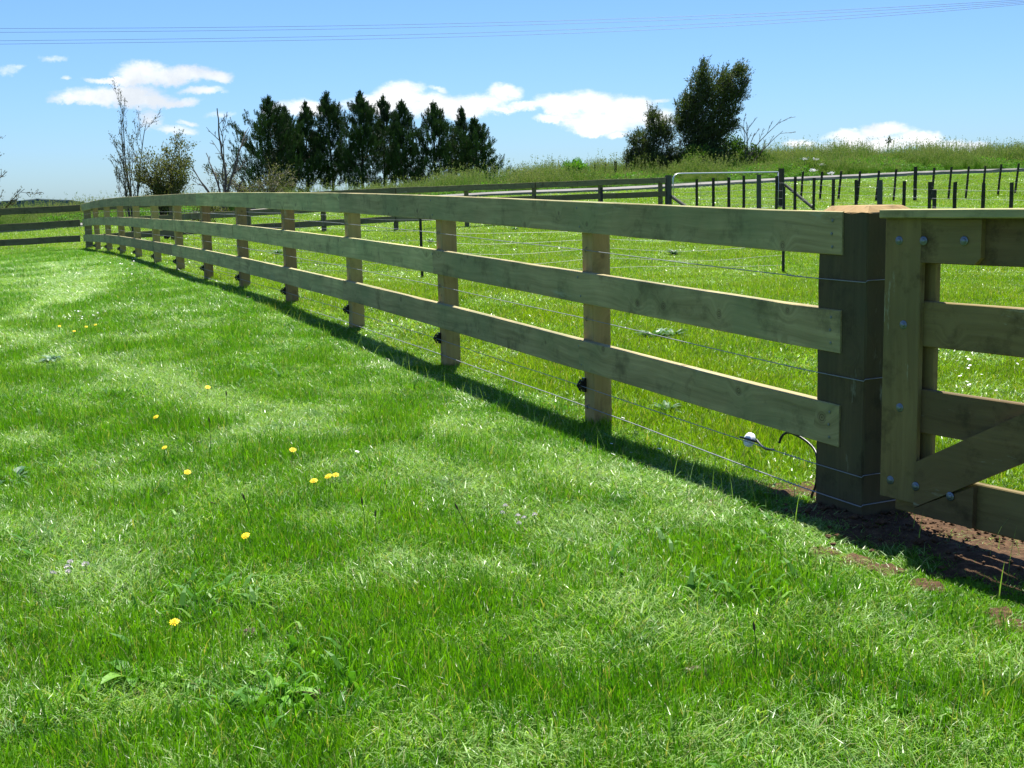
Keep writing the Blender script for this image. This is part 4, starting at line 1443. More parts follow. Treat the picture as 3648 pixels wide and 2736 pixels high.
def scatter(name, protos, pts, kinds, rots, scls, mats, label):
    """protos: list of (V, F, tint, hgt, matindex); the patches and the scatter points share one mesh"""
    Vs, Fs, T, Hh, PR, MI = [], [], [], [], [], []
    n = 0
    for k, (V, F, t_, h_, m_) in enumerate(protos):
        Vs.append(V)
        Fs += [[i + n for i in f] for f in F]
        T.append(t_)
        Hh.append(h_)
        PR.append(np.full(len(V), k + 1))
        MI += list(m_) if hasattr(m_, '__len__') else [m_] * len(F)
        n += len(V)
    Vs.append(pts)
    npt = len(pts)
    T.append(np.zeros(npt))
    Hh.append(np.zeros(npt))
    PR.append(np.zeros(npt))
    me = mesh(name, np.concatenate(Vs), Fs, mats, attrs={'tint': np.concatenate(T), 'hgt': np.concatenate(Hh)}, mi=MI)
    a_ = me.attributes.new('proto', 'INT', 'POINT')
    a_.data.foreach_set('value', np.concatenate(PR).astype(np.int32))
    a_ = me.attributes.new('pick', 'INT', 'POINT')
    a_.data.foreach_set('value', np.r_[np.zeros(n), kinds + 1].astype(np.int32))
    a_ = me.attributes.new('rot', 'FLOAT_VECTOR', 'POINT')
    a_.data.foreach_set('vector', np.r_[np.zeros((n, 3)), rots].astype(np.float32).ravel())
    a_ = me.attributes.new('scl', 'FLOAT_VECTOR', 'POINT')
    a_.data.foreach_set('vector', np.r_[np.ones((n, 3)), scls].astype(np.float32).ravel())
    o = put(name, me)
    tag(o, label, 'grass', kind='stuff')
    ng = bpy.data.node_groups.new(name, 'GeometryNodeTree')
    ng.interface.new_socket('Geometry', in_out='INPUT', socket_type='NodeSocketGeometry')
    ng.interface.new_socket('Geometry', in_out='OUTPUT', socket_type='NodeSocketGeometry')
    N = ng.nodes.new
    L = ng.links.new
    gi, go, jn = N('NodeGroupInput'), N('NodeGroupOutput'), N('GeometryNodeJoinGeometry')
    L(jn.outputs[0], go.inputs[0])

    def named(nm, ty):
        q = N('GeometryNodeInputNamedAttribute')
        q.data_type = ty
        q.inputs[0].default_value = nm
        return q.outputs[0]

    def eq(sock, val):
        q = N('FunctionNodeCompare')
        q.data_type, q.operation = 'INT', 'EQUAL'
        ii = [s_ for s_ in q.inputs if s_.type == 'INT']
        L(sock, ii[0])
        ii[1].default_value = val
        return q.outputs[0]

    pr, pk, rt, sl_ = named('proto', 'INT'), named('pick', 'INT'), named('rot', 'FLOAT_VECTOR'), named('scl', 'FLOAT_VECTOR')
    er = N('FunctionNodeEulerToRotation')
    L(rt, er.inputs[0])
    for k in range(len(protos)):
        sg = N('GeometryNodeSeparateGeometry')
        L(gi.outputs[0], sg.inputs[0])
        L(eq(pr, k + 1), sg.inputs[1])
        sp = N('GeometryNodeSeparateGeometry')
        L(gi.outputs[0], sp.inputs[0])
        L(eq(pk, k + 1), sp.inputs[1])
        ip = N('GeometryNodeInstanceOnPoints')
        L(sp.outputs[0], ip.inputs['Points'])
        L(sg.outputs[0], ip.inputs['Instance'])
        L(er.outputs[0], ip.inputs['Rotation'])
        L(sl_, ip.inputs['Scale'])
        L(ip.outputs[0], jn.inputs[0])
    md = o.modifiers.new('set_out', 'NODES')
    md.node_group = ng
    return o


def slope_rot(X, Y, rng):
    e_ = .3
    zx = (ground_z(X + e_, Y) - ground_z(X - e_, Y)) / (2 * e_)
    zy = (ground_z(X, Y + e_) - ground_z(X, Y - e_)) / (2 * e_)
    yaw = rng.uniform(0, 2 * math.pi, len(X))
    # tilt the patch with the slope: rotate about X by atan(zy), about Y by -atan(zx), after its own yaw
    R = []
    for a_, b2_, c2_ in zip(np.arctan(zy), -np.arctan(zx), yaw):
        m_ = Matrix.Rotation(a_, 3, 'X') @ Matrix.Rotation(b2_, 3, 'Y') @ Matrix.Rotation(c2_, 3, 'Z')
        R.append(m_.to_euler())
    return np.array(R)


def hit_h(u, v, h):
    d = ray(u, v)
    ts = np.geomspace(1.5, 200, 1400)
    P = np.array([0, 0, EYE]) + ts[:, None] * d
    below = P[:, 2] < ground_z(P[:, 0], P[:, 1]) + h
    i = int(np.argmax(below)) if below.any() else len(ts) - 1
    return P[i]


def grid_pts(x0, x1, y0, y1, sp, rng):
    gx, gy = np.meshgrid(np.arange(x0, x1, sp), np.arange(y0, y1, sp))
    gx, gy = gx.ravel(), gy.ravel()
    return gx + rng.uniform(-.5, .5, gx.shape) * sp, gy + rng.uniform(-.5, .5, gy.shape) * sp


def fence_side(X, Y):
    """> 0 on the paddock side of the rail fence and gate"""
    a_ = (X - FX[0]) * dF[1] - (Y - FY[0]) * dF[0]
    g_ = (X - G0[0]) * GA[1] - (Y - G0[1]) * GA[0]
    return np.where(Y > FY[0] - .1, a_, -g_)


def nz(X, Y, s, o_=0.0):
    return np.array([mnoise.noise(Vector((x * s + o_, y * s, o_))) for x, y in zip(X, Y)])


# bare soil round the gate post and under the gate
SOILC = [(hit(2990, 1830), .17), (hit(3150, 1890), .20), (hit(3330, 1900), .24), (hit(3500, 1930), .28), (hit(3640, 1990), .30), (hit(3380, 1850), .22), (hit(3560, 1890), .26),
         (hit(2790, 1750), .12), (hit(2690, 1730), .07), (hit(2540, 1800), .06), (hit(2930, 1975), .06), (hit(3050, 2005), .07), (hit(3150, 2040), .07), (hit(3560, 2190), .05),
         (hit(3300, 2090), .06), (hit(3600, 2240), .05), (hit(3000, 1750), .2)]


def soil(X, Y):
    s = np.full(np.shape(X), -9.0)
    for c, r in SOILC:
        s = np.maximum(s, 1 - np.hypot((X - c[0]), (Y - c[1])) / r)
    return s


gx, gy = np.meshgrid(np.arange(.2, 3.6, .022), np.arange(2.3, 5.6, .022))
sv = soil(gx, gy)
hz_ = np.array([[mnoise.noise(Vector((x * 9, y * 9, 1))) * .5 + mnoise.noise(Vector((x * 28, y * 28, 4))) * .35 for x, y in zip(a_, b2)] for a_, b2 in zip(gx, gy)])
zs_ = ground_z(gx, gy) + np.clip(sv * 3 + hz_ * 1.2, -1, 1) * .014 - .002 + hz_ * .014
idx = -np.ones(gx.shape, int)
keep = (sv + hz_ * .5) > -0.12
idx[keep] = np.arange(keep.sum())
V = np.stack([gx[keep], gy[keep], zs_[keep]], -1)
q = np.stack([idx[:-1, :-1], idx[:-1, 1:], idx[1:, 1:], idx[1:, :-1]], -1).reshape(-1, 4)
q = q[(q >= 0).all(1)]
tag(put('bare_soil', mesh('bare_soil', V, q, M_SOIL, smooth=True)), kind='structure')

rng = np.random.default_rng(5)
mbv, mbf, n = [], [], 0
for i in range(380):
    c, r = SOILC[rng.integers(0, 7) if i < 650 else rng.integers(0, len(SOILC))]
    x, y = c[0] + rng.normal(0, r * .55), c[1] + rng.normal(0, r * .55)
    s = rng.uniform(.003, .012) * (1 if rng.random() > .06 else 1.9)
    v = norm(np.array([(1, 0, 0), (-1, 0, 0), (0, 1, 0), (0, -1, 0), (0, 0, 1), (0, 0, -1), (1, 1, 1), (-1, 1, 1), (1, -1, 1), (-1, -1, 1)], float)) * s * rng.uniform(.6, 1.2, (10, 1))
    mbv.append(v * np.array([1, 1, .7]) + (x, y, gz(x, y) + .018))
    f = np.array([(4, 6, 7), (4, 7, 9), (4, 9, 8), (4, 8, 6), (0, 6, 8), (2, 7, 6), (1, 9, 7), (3, 8, 9), (0, 2, 6), (2, 1, 7), (1, 3, 9), (3, 0, 8), (5, 2, 0), (5, 1, 2), (5, 3, 1), (5, 0, 3)]) + n
    mbf.append(f)
    n += 10
tag(put('soil_clods', mesh('soil_clods', np.concatenate(mbv), np.concatenate(mbf), M_SOIL)), 'crumbly brown clods of dug soil round the gate post', 'soil', kind='stuff')

rng = np.random.default_rng(11)
lawn_protos = [(*blades(rng, 520, .165, .030, .075, .0018, .0038, 4, 58), 0) for _ in range(3)]
lawn_protos += [(*blades(rng, 520, .165, .022, .052, .0018, .0035, 10, 72), 0) for _ in range(2)]
for q_ in range(3):                                    # flattened, cut grass lying over
    A_ = blades(rng, 260, .165, .02, .045, .0018, .0035, 15, 70)
    B_ = blades(rng, 340, .165, .03, .085, .0018, .0038, 55, 80, comb=rng.uniform(0, 6), combamt=1.1)
    nb = len(A_[0])
    lawn_protos.append((np.r_[A_[0], B_[0]], A_[1] + [[i + nb for i in f] for f in B_[1]], np.r_[A_[2], B_[2]], np.r_[A_[3], B_[3]],
                        [0] * len(A_[1]) + [1] * len(B_[1])))
# a patch with broad leaves among the blades
A_ = blades(rng, 400, .165, .03, .065, .002, .004, 10, 60)
B_ = blades(rng, 30, .15, .045, .10, .008, .015, 40, 78, segs=3)
nb = len(A_[0])
lawn_protos.append((np.r_[A_[0], B_[0]], A_[1] + [[i + nb for i in f] for f in B_[1]], np.r_[A_[2], B_[2]], np.r_[A_[3], B_[3]],
                    [0] * len(A_[1]) + [2] * len(B_[1])))
# long stray stems
lawn_protos.append((*blades(rng, 22, .3, .10, .22, .0016, .0028, 6, 50), 1))

STR = [[(-200, 1180), (0, 1200), (250, 1260), (480, 1340), (720, 1420), (930, 1480), (1100, 1560)],
       [(180, 940), (200, 1010), (160, 1090), (40, 1150)], [(360, 960), (340, 1020), (240, 1090)],
       [(1400, 1620), (1560, 1700), (1750, 1780), (1950, 1850), (2200, 1960)],
       [(200, 2010), (330, 2080), (480, 2190), (650, 2230)], [(1740, 2020), (1830, 2080)], [(100, 1880), (300, 1950)],
       [(1560, 1500), (1700, 1560), (1900, 1620), (2200, 1720), (2600, 1850)], [(1250, 2560), (1700, 2640), (2100, 2690)], [(2900, 2200), (3200, 2320), (3500, 2450)],
       [(2550, 2700), (2900, 2650)]]
SW = [.22, .3, .3, .14, .12, .09, .16, .13, .08, .10, .07]
STW = [np.array([hit(u, v)[:2] for u, v in s]) for s in STR]


def stripe(X, Y):
    m_ = np.zeros(len(X))
    for s, w in zip(STW, SW):
        for a_, b2 in zip(s[:-1], s[1:]):
            d = b2 - a_
            t = np.clip(((X - a_[0]) * d[0] + (Y - a_[1]) * d[1]) / (d @ d), 0, 1)
            dd = np.hypot(X - a_[0] - t * d[0], Y - a_[1] - t * d[1])
            m_ = np.maximum(m_, np.exp(-(dd / w) ** 2))
    return m_


LX, LY = [], []
for (y0, y1, sp) in ((.6, 8, .115), (8, 14, .15), (14, 30, .25)):
    x_, y_ = grid_pts(-20, 5.5, y0, y1, sp, rng)
    k_ = (fence_side(x_, y_) < .06) & (np.abs(x_) < .52 * y_ + 1.4)
    LX.append(x_[k_])
    LY.append(y_[k_])
LX, LY = np.concatenate(LX), np.concatenate(LY)
k_ = (soil(LX, LY) < .05) | (rng.random(len(LX)) < .28)
LX, LY = LX[k_], LY[k_]
st = stripe(LX, LY)
nA, nB = nz(LX, LY, 2.1), nz(LX, LY, .5, 5)
u_ = rng.random(len(LX))
kind = rng.integers(0, 3, len(LX))
kind = np.where(nA + .5 * nB < -.12, rng.integers(3, 5, len(LX)), kind)
flat = (st > .35 + .25 * rng.random(len(LX))) | ((nz(LX, LY, 3.4, 9) + .5 * nz(LX, LY, 9.0, 3) > .20) & (u_ < .9)) | (u_ < .09)
kind = np.where(flat, rng.integers(5, 8, len(LX)), kind)
kind = np.where((~flat) & (nz(LX, LY, .8, 21) > .22) & (u_ < .5) & (LY < 9), 8, kind)
for wx, wy, wr in ((985, 2500, .20), (720, 2160, .16), (400, 2400, .14), (560, 2120, .10), (60, 1730, .2), (1080, 2380, .08)):
    q_ = hit(wx, wy)
    kind = np.where((np.hypot(LX - q_[0], LY - q_[1]) < wr) & (u_ < .8), 8, kind)
near = (soil(LX, LY) > -.9)
kind = np.where(near & (kind < 3), 4, kind)
zs = rng.uniform(.75, 1.25, len(LX)) * np.where(kind < 3, 1 + .65 * nA, 1.0)
scl = np.stack([rng.uniform(.9, 1.15, len(LX))] * 2 + [zs], -1)
scl[near] *= .85
fd = np.abs((LX - FX[0]) * dF[1] - (LY - FY[0]) * dF[0])
scl[:, 2] *= .55 + .45 * smooth01((fd - .15) / .6)
far_k = smooth01((LY - 6) / 12)[:, None] * .9 + 1
scl[:, :2] *= far_k
pts = np.stack([LX, LY, ground_z(LX, LY)], -1)
ex, ey = grid_pts(-8, 4, 1, 13, .55, rng)
k_ = (fence_side(ex, ey) < 0) & (np.abs(ex) < .5 * ey + 1)
ex, ey = ex[k_], ey[k_]
pts = np.r_[pts, np.stack([ex, ey, ground_z(ex, ey)], -1)]
kind = np.r_[kind, np.full(len(ex), 9)]
scl = np.r_[scl, np.ones((len(ex), 3))]
tx_, ty_ = grid_pts(-9, 4, 1.2, 13, .42, rng)
k_ = (fence_side(tx_, ty_) < -.25) & (np.abs(tx_) < .5 * ty_ + 1) & (rng.random(len(tx_)) < .55) & (stripe(tx_, ty_) < .3) & (soil(tx_, ty_) < -1.2)
tx_, ty_ = tx_[k_], ty_[k_]
lawn_protos.append((*blades(rng, 170, .06, .05, .095, .002, .0038, 3, 42), 0))
pts = np.r_[pts, np.stack([tx_, ty_, ground_z(tx_, ty_)], -1)]
kind = np.r_[kind, np.full(len(tx_), 10)]
scl = np.r_[scl, np.stack([rng.uniform(.7, 1.6, len(tx_))] * 2 + [rng.uniform(.7, 1.15, len(tx_))], -1)]
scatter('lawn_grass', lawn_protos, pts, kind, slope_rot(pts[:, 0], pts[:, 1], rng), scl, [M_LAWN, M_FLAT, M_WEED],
        'lush bright green lawn grass with paler flattened mown streaks')

# paddock
pp = [(*blades(rng, 1100, .27, .022, .05, .0025, .0045, 8, 60), 0) for _ in range(3)]
pp += [(*blades(rng, 900, .27, .04, .085, .0025, .0045, 8, 50), 0)]
for q_ in range(2):
    A_ = blades(rng, 700, .27, .02, .04, .003, .005, 20, 65)
    B_ = blades(rng, 260, .27, .035, .07, .005, .009, 45, 80)
    nb = len(A_[0])
    pp.append((np.r_[A_[0], B_[0]], A_[1] + [[i + nb for i in f] for f in B_[1]], np.r_[A_[2], B_[2]], np.r_[A_[3], B_[3]],
               [0] * len(A_[1]) + [1] * len(B_[1])))
PX, PY, PS = [], [], []
road_y = lambda x: np.interp(x, rx, ry)
for (y0, y1, sp, s_) in ((2.0, 8, .20, 1.0), (8, 16, .26, 1.3), (16, 28, .36, 1.8), (28, 52, .55, 2.6)):
    x_, y_ = grid_pts(-26, 32, y0, y1, sp, rng)
    ok = (np.abs(x_) < .52 * y_ + 1.6) & (y_ < road_y(x_) - .75)
    ok &= ((fence_side(x_, y_) > -.02) & (y_ < 27.5)) | (y_ > np.minimum(27.5, 26.9 + .3 * (x_ + 9.4)))
    ok &= ~((fence_side(x_, y_) < 0) & (y_ < 26.9))
    PX.append(x_[ok])
    PY.append(y_[ok])
    PS.append(np.full(ok.sum(), s_))
PX, PY, PS = map(np.concatenate, (PX, PY, PS))
k_ = (soil(PX, PY) < -.1) | (rng.random(len(PX)) < .2)
PX, PY, PS = PX[k_], PY[k_], PS[k_]
kind = rng.integers(0, 3, len(PX))
nA = nz(PX, PY, .5, 31)
kind = np.where(nA > .12, 3, kind)
kind = np.where(rng.random(len(PX)) < .18, rng.integers(4, 6, len(PX)), kind)
scl = np.stack([PS, PS, rng.uniform(.8, 1.2, len(PX)) * (1 + .12 * PS)], -1)
fd = np.abs((PX - FX[0]) * dF[1] - (PY - FY[0]) * dF[0])
scl[:, 2] *= .7 + .3 * smooth01((fd - .1) / .5)
pts = np.stack([PX, PY, ground_z(PX, PY)], -1)
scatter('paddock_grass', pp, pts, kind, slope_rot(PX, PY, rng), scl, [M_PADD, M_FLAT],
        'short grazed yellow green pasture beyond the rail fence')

# tall grass on the bank behind the road
def tallclump(seed, n, h0, h1, broad=0):
    rg = np.random.default_rng(seed)
    A_ = blades(rg, n, .33, h0, h1, .006, .012, 4, 26, segs=4, curl=1.0)
    k = 9
    tips = A_[0][k - 1::k]
    t_ = A_[2][k - 1::k]
    sel = rg.random(len(tips)) < .5
    tp_ = tips[sel]
    m_ = 6
    P = np.repeat(tp_, m_, 0) + rg.normal(0, 1, (len(tp_) * m_, 3)) * (.012, .012, .045)
    V, F, T = leaves(P, rg.normal(0, .35, P.shape) + (0.15, 0, 1), .05, .02, .72 + .28 * rg.random(len(P)), rg)
    nb = len(A_[0])
    Vx, Fx, Tx = [A_[0], V], A_[1] + [[int(i) + nb for i in f] for f in F], [A_[2] * .75, T]
    Hx = [A_[3], np.ones(len(V))]
    mi_ = [0] * len(A_[1]) + [0] * len(F)
    if broad:
        nb2 = nb + len(V)
        P = rg.normal(0, 1, (broad, 3)) * (.2, .2, 0) + np.stack([0 * rg.random(broad), 0 * rg.random(broad), rg.uniform(.05, h1 * .75, broad)], -1)
        V2, F2, T2 = leaves(P, rg.normal(0, 1, P.shape) + (0, 0, .3), .09, .05, rg.random(broad), rg)
        Vx.append(V2)
        Fx += [[int(i) + nb2 for i in f] for f in F2]
        Tx.append(T2)
        Hx.append(np.ones(len(V2)))
        mi_ += [1] * len(F2)
    return np.concatenate(Vx), Fx, np.concatenate(Tx), np.concatenate(Hx), mi_


tp = [tallclump(61, 150, .45, .95), tallclump(62, 170, .35, .75), tallclump(63, 90, .3, .6, 220), tallclump(64, 70, .25, .5, 320), tallclump(65, 60, .7, 1.2)]
x_, y_ = grid_pts(-30, 42, 36, 66, .36, rng)
ry_ = road_y(x_)
dd = y_ - ry_
ok = (dd > .85) & (dd < 12.5) & (np.abs(x_) < .52 * y_ + 2)
x_, y_, dd = x_[ok], y_[ok], dd[ok]
k_ = rng.random(len(x_)) < np.where(dd < 5, .95, .75)
x_, y_, dd = x_[k_], y_[k_], dd[k_]
nA = nz(x_, y_, .35, 77)
kind = np.where(nA > .05, rng.integers(0, 2, len(x_)), rng.integers(2, 4, len(x_)))
kind = np.where(rng.random(len(x_)) < .12, 4, kind)
s_ = rng.uniform(.68, 1.08, len(x_)) * (.42 + .58 * smooth01((dd - .6) / 2.2)) * np.where(x_ < -3, .8, 1.0)
scatter('tall_grass', tp, np.stack([x_, y_, ground_z(x_, y_) - .02], -1), kind, slope_rot(x_, y_, rng) * (1, 1, 1), np.stack([s_] * 3, -1), [M_TALL, M_WEED],
        'tall seeding grass and weeds covering the bank behind the road')


# ---- single plants
def rosette(name, label, u, v, r, n, mat, seed, up=.35, wid=.25, group=None, cat='weed'):
    rg = np.random.default_rng(seed)
    p = hit(u, v)
    t = thing(name, label, cat, (p[0], p[1], gz(p[0], p[1])), group)
    V, F, T = [], [], []
    k0 = 0
    for i in range(n):
        a_ = rg.uniform(0, 2 * math.pi)
        L = r * rg.uniform(.6, 1.15)
        e_ = rg.uniform(.15, .9) * up * 2.2
        S = 6
        dirh = np.array([math.cos(a_), math.sin(a_), 0])
        sd = np.array([-math.sin(a_), math.cos(a_), 0])
        q = dirh * .01
        th = math.atan(e_) + .35
        for s in range(S + 1):
            f = s / S
            w = wid * L * math.sin(math.pi * min(1, f * .93 + .06)) ** .8 * .5 * (1 + .25 * (s % 2))
            fold = .25 * w
            V += [q - sd * w + UP * fold, q - UP * 0, q + sd * w + UP * fold]
            T += [rg.random() * .2 + (i * .37) % .8] * 3
            th -= .22
            q = q + (dirh * math.cos(th) + UP * math.sin(th)) * L / S
            q[2] = max(q[2], .01)
        for s in range(S):
            b2 = k0 + s * 3
            F += [(b2, b2 + 1, b2 + 4, b2 + 3), (b2 + 1, b2 + 2, b2 + 5, b2 + 4)]
        k0 += 3 * (S + 1)
    put('leaf_rosette', mesh('leaf_rosette', V, F, mat, attrs={'tint': T}), t)
    return t


wd = 'weed'
rosette('thistle_weed', 'dark blue green weed clump in the paddock nearest under the top rail', 2400, 912, 0.175, 58, M_THISTLE, 1, 1.35, .15)
rosette('thistle_weed', 'green weed clump just under the top rail left of the second post', 1835, 826, 0.164, 54, M_THISTLE, 2, 1.20, .15)
rosette('thistle_weed', 'large pale blue green weed clump under the middle rail right of the first post', 2330, 1222, 0.154, 68, M_THISTLE, 3, 1.05, .15)
rosette('thistle_weed', 'spreading weed clump beside the large pale one under the middle rail', 2395, 1218, 0.143, 54, M_THISTLE, 4, 1.05, .15)
rosette('thistle_weed', 'small weed tuft near the lowest wire left of the white disc', 2375, 1480, 0.102, 36, M_THISTLE, 5, 1.35, .15)
rosette('thistle_weed', 'weed clump hidden behind the fifth post below the middle rail', 990, 915, 0.164, 49, M_THISTLE, 6, 1.35, .15)
rosette('thistle_weed', 'dark weed beside the second black steel stake', 1535, 868, 0.143, 45, M_THISTLE, 7, 1.50, .15)
rosette('plantain_weed', 'broad leaved plantain clump at the bottom left of the lawn', 985, 2500, .12, 20, M_WEED, 8, .42, .22)
rosette('plantain_weed', 'flattened broad leaved weed in the pale mown streak at lower left', 700, 2180, .10, 10, M_THISTLE, 9, .2, .26)
rosette('plantain_weed', 'broad dull leaves at the left edge of the lawn below the mown streak', 45, 1720, .13, 14, M_THISTLE, 10, .5, .28)
rosette('plantain_weed', 'small broad leaf clump near the bottom left corner', 480, 2430, .10, 10, M_WEED, 12, .5, .34)
rosette('plantain_weed', 'pair of broad leaves above the bottom edge left of the plantain clump', 640, 2445, .08, 7, M_WEED, 13, .4, .36)
rosette('plantain_weed', 'flat leafy weed in the grass right of the soil strip', 3290, 2560, .08, 9, M_WEED, 14, .4, .34)
rosette('plantain_weed', 'pale leafy weed in the mown streak at left below the daisies', 190, 1290, .14, 14, M_THISTLE, 15, .5, .3)
# dense dark tuft standing in the lawn near the gate
rg = np.random.default_rng(3)
V, F, t_, h_ = blades(rg, 420, .05, .05, .105, .002, .0035, 6, 55)
p = hit(2955, 2150)
o = put('grass_tuft', mesh('grass_tuft', V, F, M_LAWN, attrs={'tint': t_ * .35, 'hgt': h_}), None, (p[0], p[1], p[2]))
tag(o, 'dense dark green grass tuft in front of the soil by the gate post', 'grass tuft')

M_YEL, nt = new_mat('yellow petals')
out(nt, principled(nt, (0.85, 0.60, 0.01, 1), 0.6, 0.2))
M_WHT, nt = new_mat('white petals')
out(nt, principled(nt, (0.82, 0.80, 0.80, 1), 0.6, 0.2))
M_STEM = plain('flower stem', (0.09, 0.16, 0.04), 0.6, 0.3)
M_SEED = plain('plantain seed head', (0.10, 0.075, 0.05), 0.8, 0.1)
M_CLOV, nt = new_mat('white clover florets')
out(nt, principled(nt, (0.74, 0.68, 0.68, 1), 0.7, 0.2))


def hawkbit(u, v, label, r=.016, h=.07, tilt=.5):
    p = hit_h(u, v, h)
    g0 = gz(p[0], p[1])
    t = thing('hawkbit_flower', label, 'flower', (p[0], p[1], g0), 'yellow flowers in the lawn')
    rg = np.random.default_rng(int(u + v))
    a_ = rg.uniform(0, 6)
    nrm = norm(np.array([tilt * math.cos(a_) * .6, -abs(tilt), 1.0]))
    ea = norm(np.cross(nrm, (1, 0, .1)))
    eb = np.cross(nrm, ea)
    c = np.array([0, 0, p[2] - g0])
    V, F = [], []
    for ring, (rr, lift, m_) in enumerate(((r * .92, .0, 11), (r * .6, .003, 9), (r * .3, .005, 7))):
        for j in range(m_):
            th = 2 * math.pi * j / m_ + ring
            q = math.cos(th) * ea + math.sin(th) * eb
            s_ = -math.sin(th) * ea + math.cos(th) * eb
            w = rr * .17
            k = len(V)
            rl = rr * rg.uniform(.88, 1.08)
            V += [c + q * rr * .1 + nrm * lift, c + q * rl * .6 + s_ * w + nrm * (lift + .002), c + q * rl + s_ * w * .7 + nrm * (lift + .001),
                  c + q * rl - s_ * w * .7 + nrm * (lift + .001), c + q * rl * .6 - s_ * w + nrm * (lift + .002)]
            F.append((k, k + 1, k + 2, k + 3, k + 4))
    put('petals', mesh('petals', V, F, M_YEL), t)
    mb = MB()
    mb.tube([(-.006, .004, -.01), (-.002, 0, h * .5), tuple(c)], .0011, 5)
    put('stem', mb.build('stem', M_STEM), t)


for (u, v, l, r) in [(1043, 1603, 'yellow flower highest of the four large ones, left of the lawn centre', .0165), (1118, 1713, 'round yellow flower just left of the wide flat one', .0165),
                     (1170, 1697, 'wide flat yellow flower beside a round one', .017), (1196, 1692, 'yellow flower touching the right end of the wide flat one', .015),
                     (875, 1909, 'solitary star shaped yellow flower below the pair', .017), (668, 1682, 'yellow flower left of centre on tall stems', .0165),
                     (586, 1595, 'half closed yellow flower above and left of the tall stemmed one', .014), (622, 2216, 'yellow flower lying low in the lower left lawn', .015),
                     (555, 1486, 'small yellow flower at the edge of the pale mown streak', .017), (740, 1380, 'distant yellow flower at the far side of the mown streak', .018),
                     (212, 1162, 'yellow flower below the line of white daisies, leftmost of four', .014), (307, 1164, 'yellow flower below the daisies, third of four', .014),
                     (340, 1157, 'yellow flower below the daisies, rightmost of four', .014), (264, 1180, 'yellow flower below the daisies, lowest of four', .014)]:
    hawkbit(u, v, l, r)


def clover(u, v, label, r=.011, h=.045):
    p = hit_h(u, v, h)
    g0 = gz(p[0], p[1])
    rg = np.random.default_rng(int(u * 3 + v))
    t = thing('clover_flower', label, 'flower', (p[0], p[1], g0), 'white clover heads in the lawn')
    d = norm(rg.normal(size=(46, 3)))
    d[:, 2] = np.abs(d[:, 2]) * 1.2 - .2
    c = np.array([0, 0, p[2] - g0])
    V, F, T = leaves(c + d * r * .45, d + (0, 0, .3), r * .7, r * .3, np.zeros(46), rg)
    put('florets', mesh('florets', V, F, M_CLOV, attrs={'tint': T}), t)
    mb = MB()
    mb.tube([(0, .004, -.01), (.002, 0, h * .5), tuple(c)], .001, 4)
    put('stem', mb.build('stem', M_STEM), t)


for (u, v, w_) in [(250, 2005, 'topmost'), (240, 2022, 'middle'), (243, 2040, 'lowest'), (187, 2045, 'leftmost')]:
    clover(u, v, w_ + ' white clover head of the tight cluster at the left of the lawn')
clover(305, 2012, 'white clover head just right of the tight cluster at the left', .012)
for (u, v, w_) in [(1800, 1803, 'topmost'), (1790, 1828, 'leftmost'), (1845, 1838, 'upper middle'), (1867, 1846, 'lower middle'), (1905, 1835, 'rightmost'), (1850, 1866, 'lowest')]:
    clover(u, v, w_ + ' pale clover head of the loose cluster near the lawn centre', .0095)

# tiny daisies, far too many to count
rg = np.random.default_rng(14)
V, F = [], []
for (u, v, su, sv_, m_) in [(430, 930, 60, 10, 26), (250, 1130, 60, 5, 26), (300, 1108, 60, 8, 12), (320, 890, 60, 10, 10), (80, 905, 60, 8, 12), (560, 975, 50, 10, 8), (3480, 1270, 130, 30, 22), (3480, 1360, 130, 20, 10),
                            (2300, 1560, 300, 40, 10), (1700, 1150, 300, 80, 14), (2700, 1000, 100, 60, 10)]:
    for j in range(m_):
        p = hit_h(u + rg.normal(0, su), v + rg.normal(0, sv_), .035)
        r_ = rg.uniform(.007, .012)
        th = np.arange(7) * 2 * math.pi / 7 + rg.random()
        k = len(V)
        tx_, ty_ = rg.normal(0, .3, 2)
        V += [p + np.array([math.cos(t) * r_, math.sin(t) * r_, math.cos(t) * r_ * tx_ + math.sin(t) * r_ * ty_]) for t in th]
        F.append(tuple(range(k, k + 7)))
tag(put('daisies', mesh('daisies', V, F, M_WHT)), 'scattered tiny white daisies in the grass', 'daisies', kind='stuff')


def seedhead(u, v, ub, vb, label, name='plantain_stalk', hr=.0035, hl=.02, group='plantain seed heads in the lawn'):
    b2 = hit(ub, vb)
    tip = at(u, v, b2[1] - .01)
    t = thing(name, label, 'grass stalk', b2, group)
    d = tip - b2
    side = np.array([.15 * d[2], 0, -.0])
    mb = MB()
    mb.tube(spline([(0, 0, 0), d * .5 + side * .25, d], 5), .0011, 4)
    put('stalk', mb.build('stalk', M_STEM), t)
    dn_ = norm(d - (d * .5 + side * .25))
    mb = MB()
    mb.tube([d - dn_ * hl * .4, d, d + dn_ * hl * .5, d + dn_ * hl], [.001, hr, hr, .0008], 6)
    put('seed_head', mb.build('seed_head', M_SEED), t)


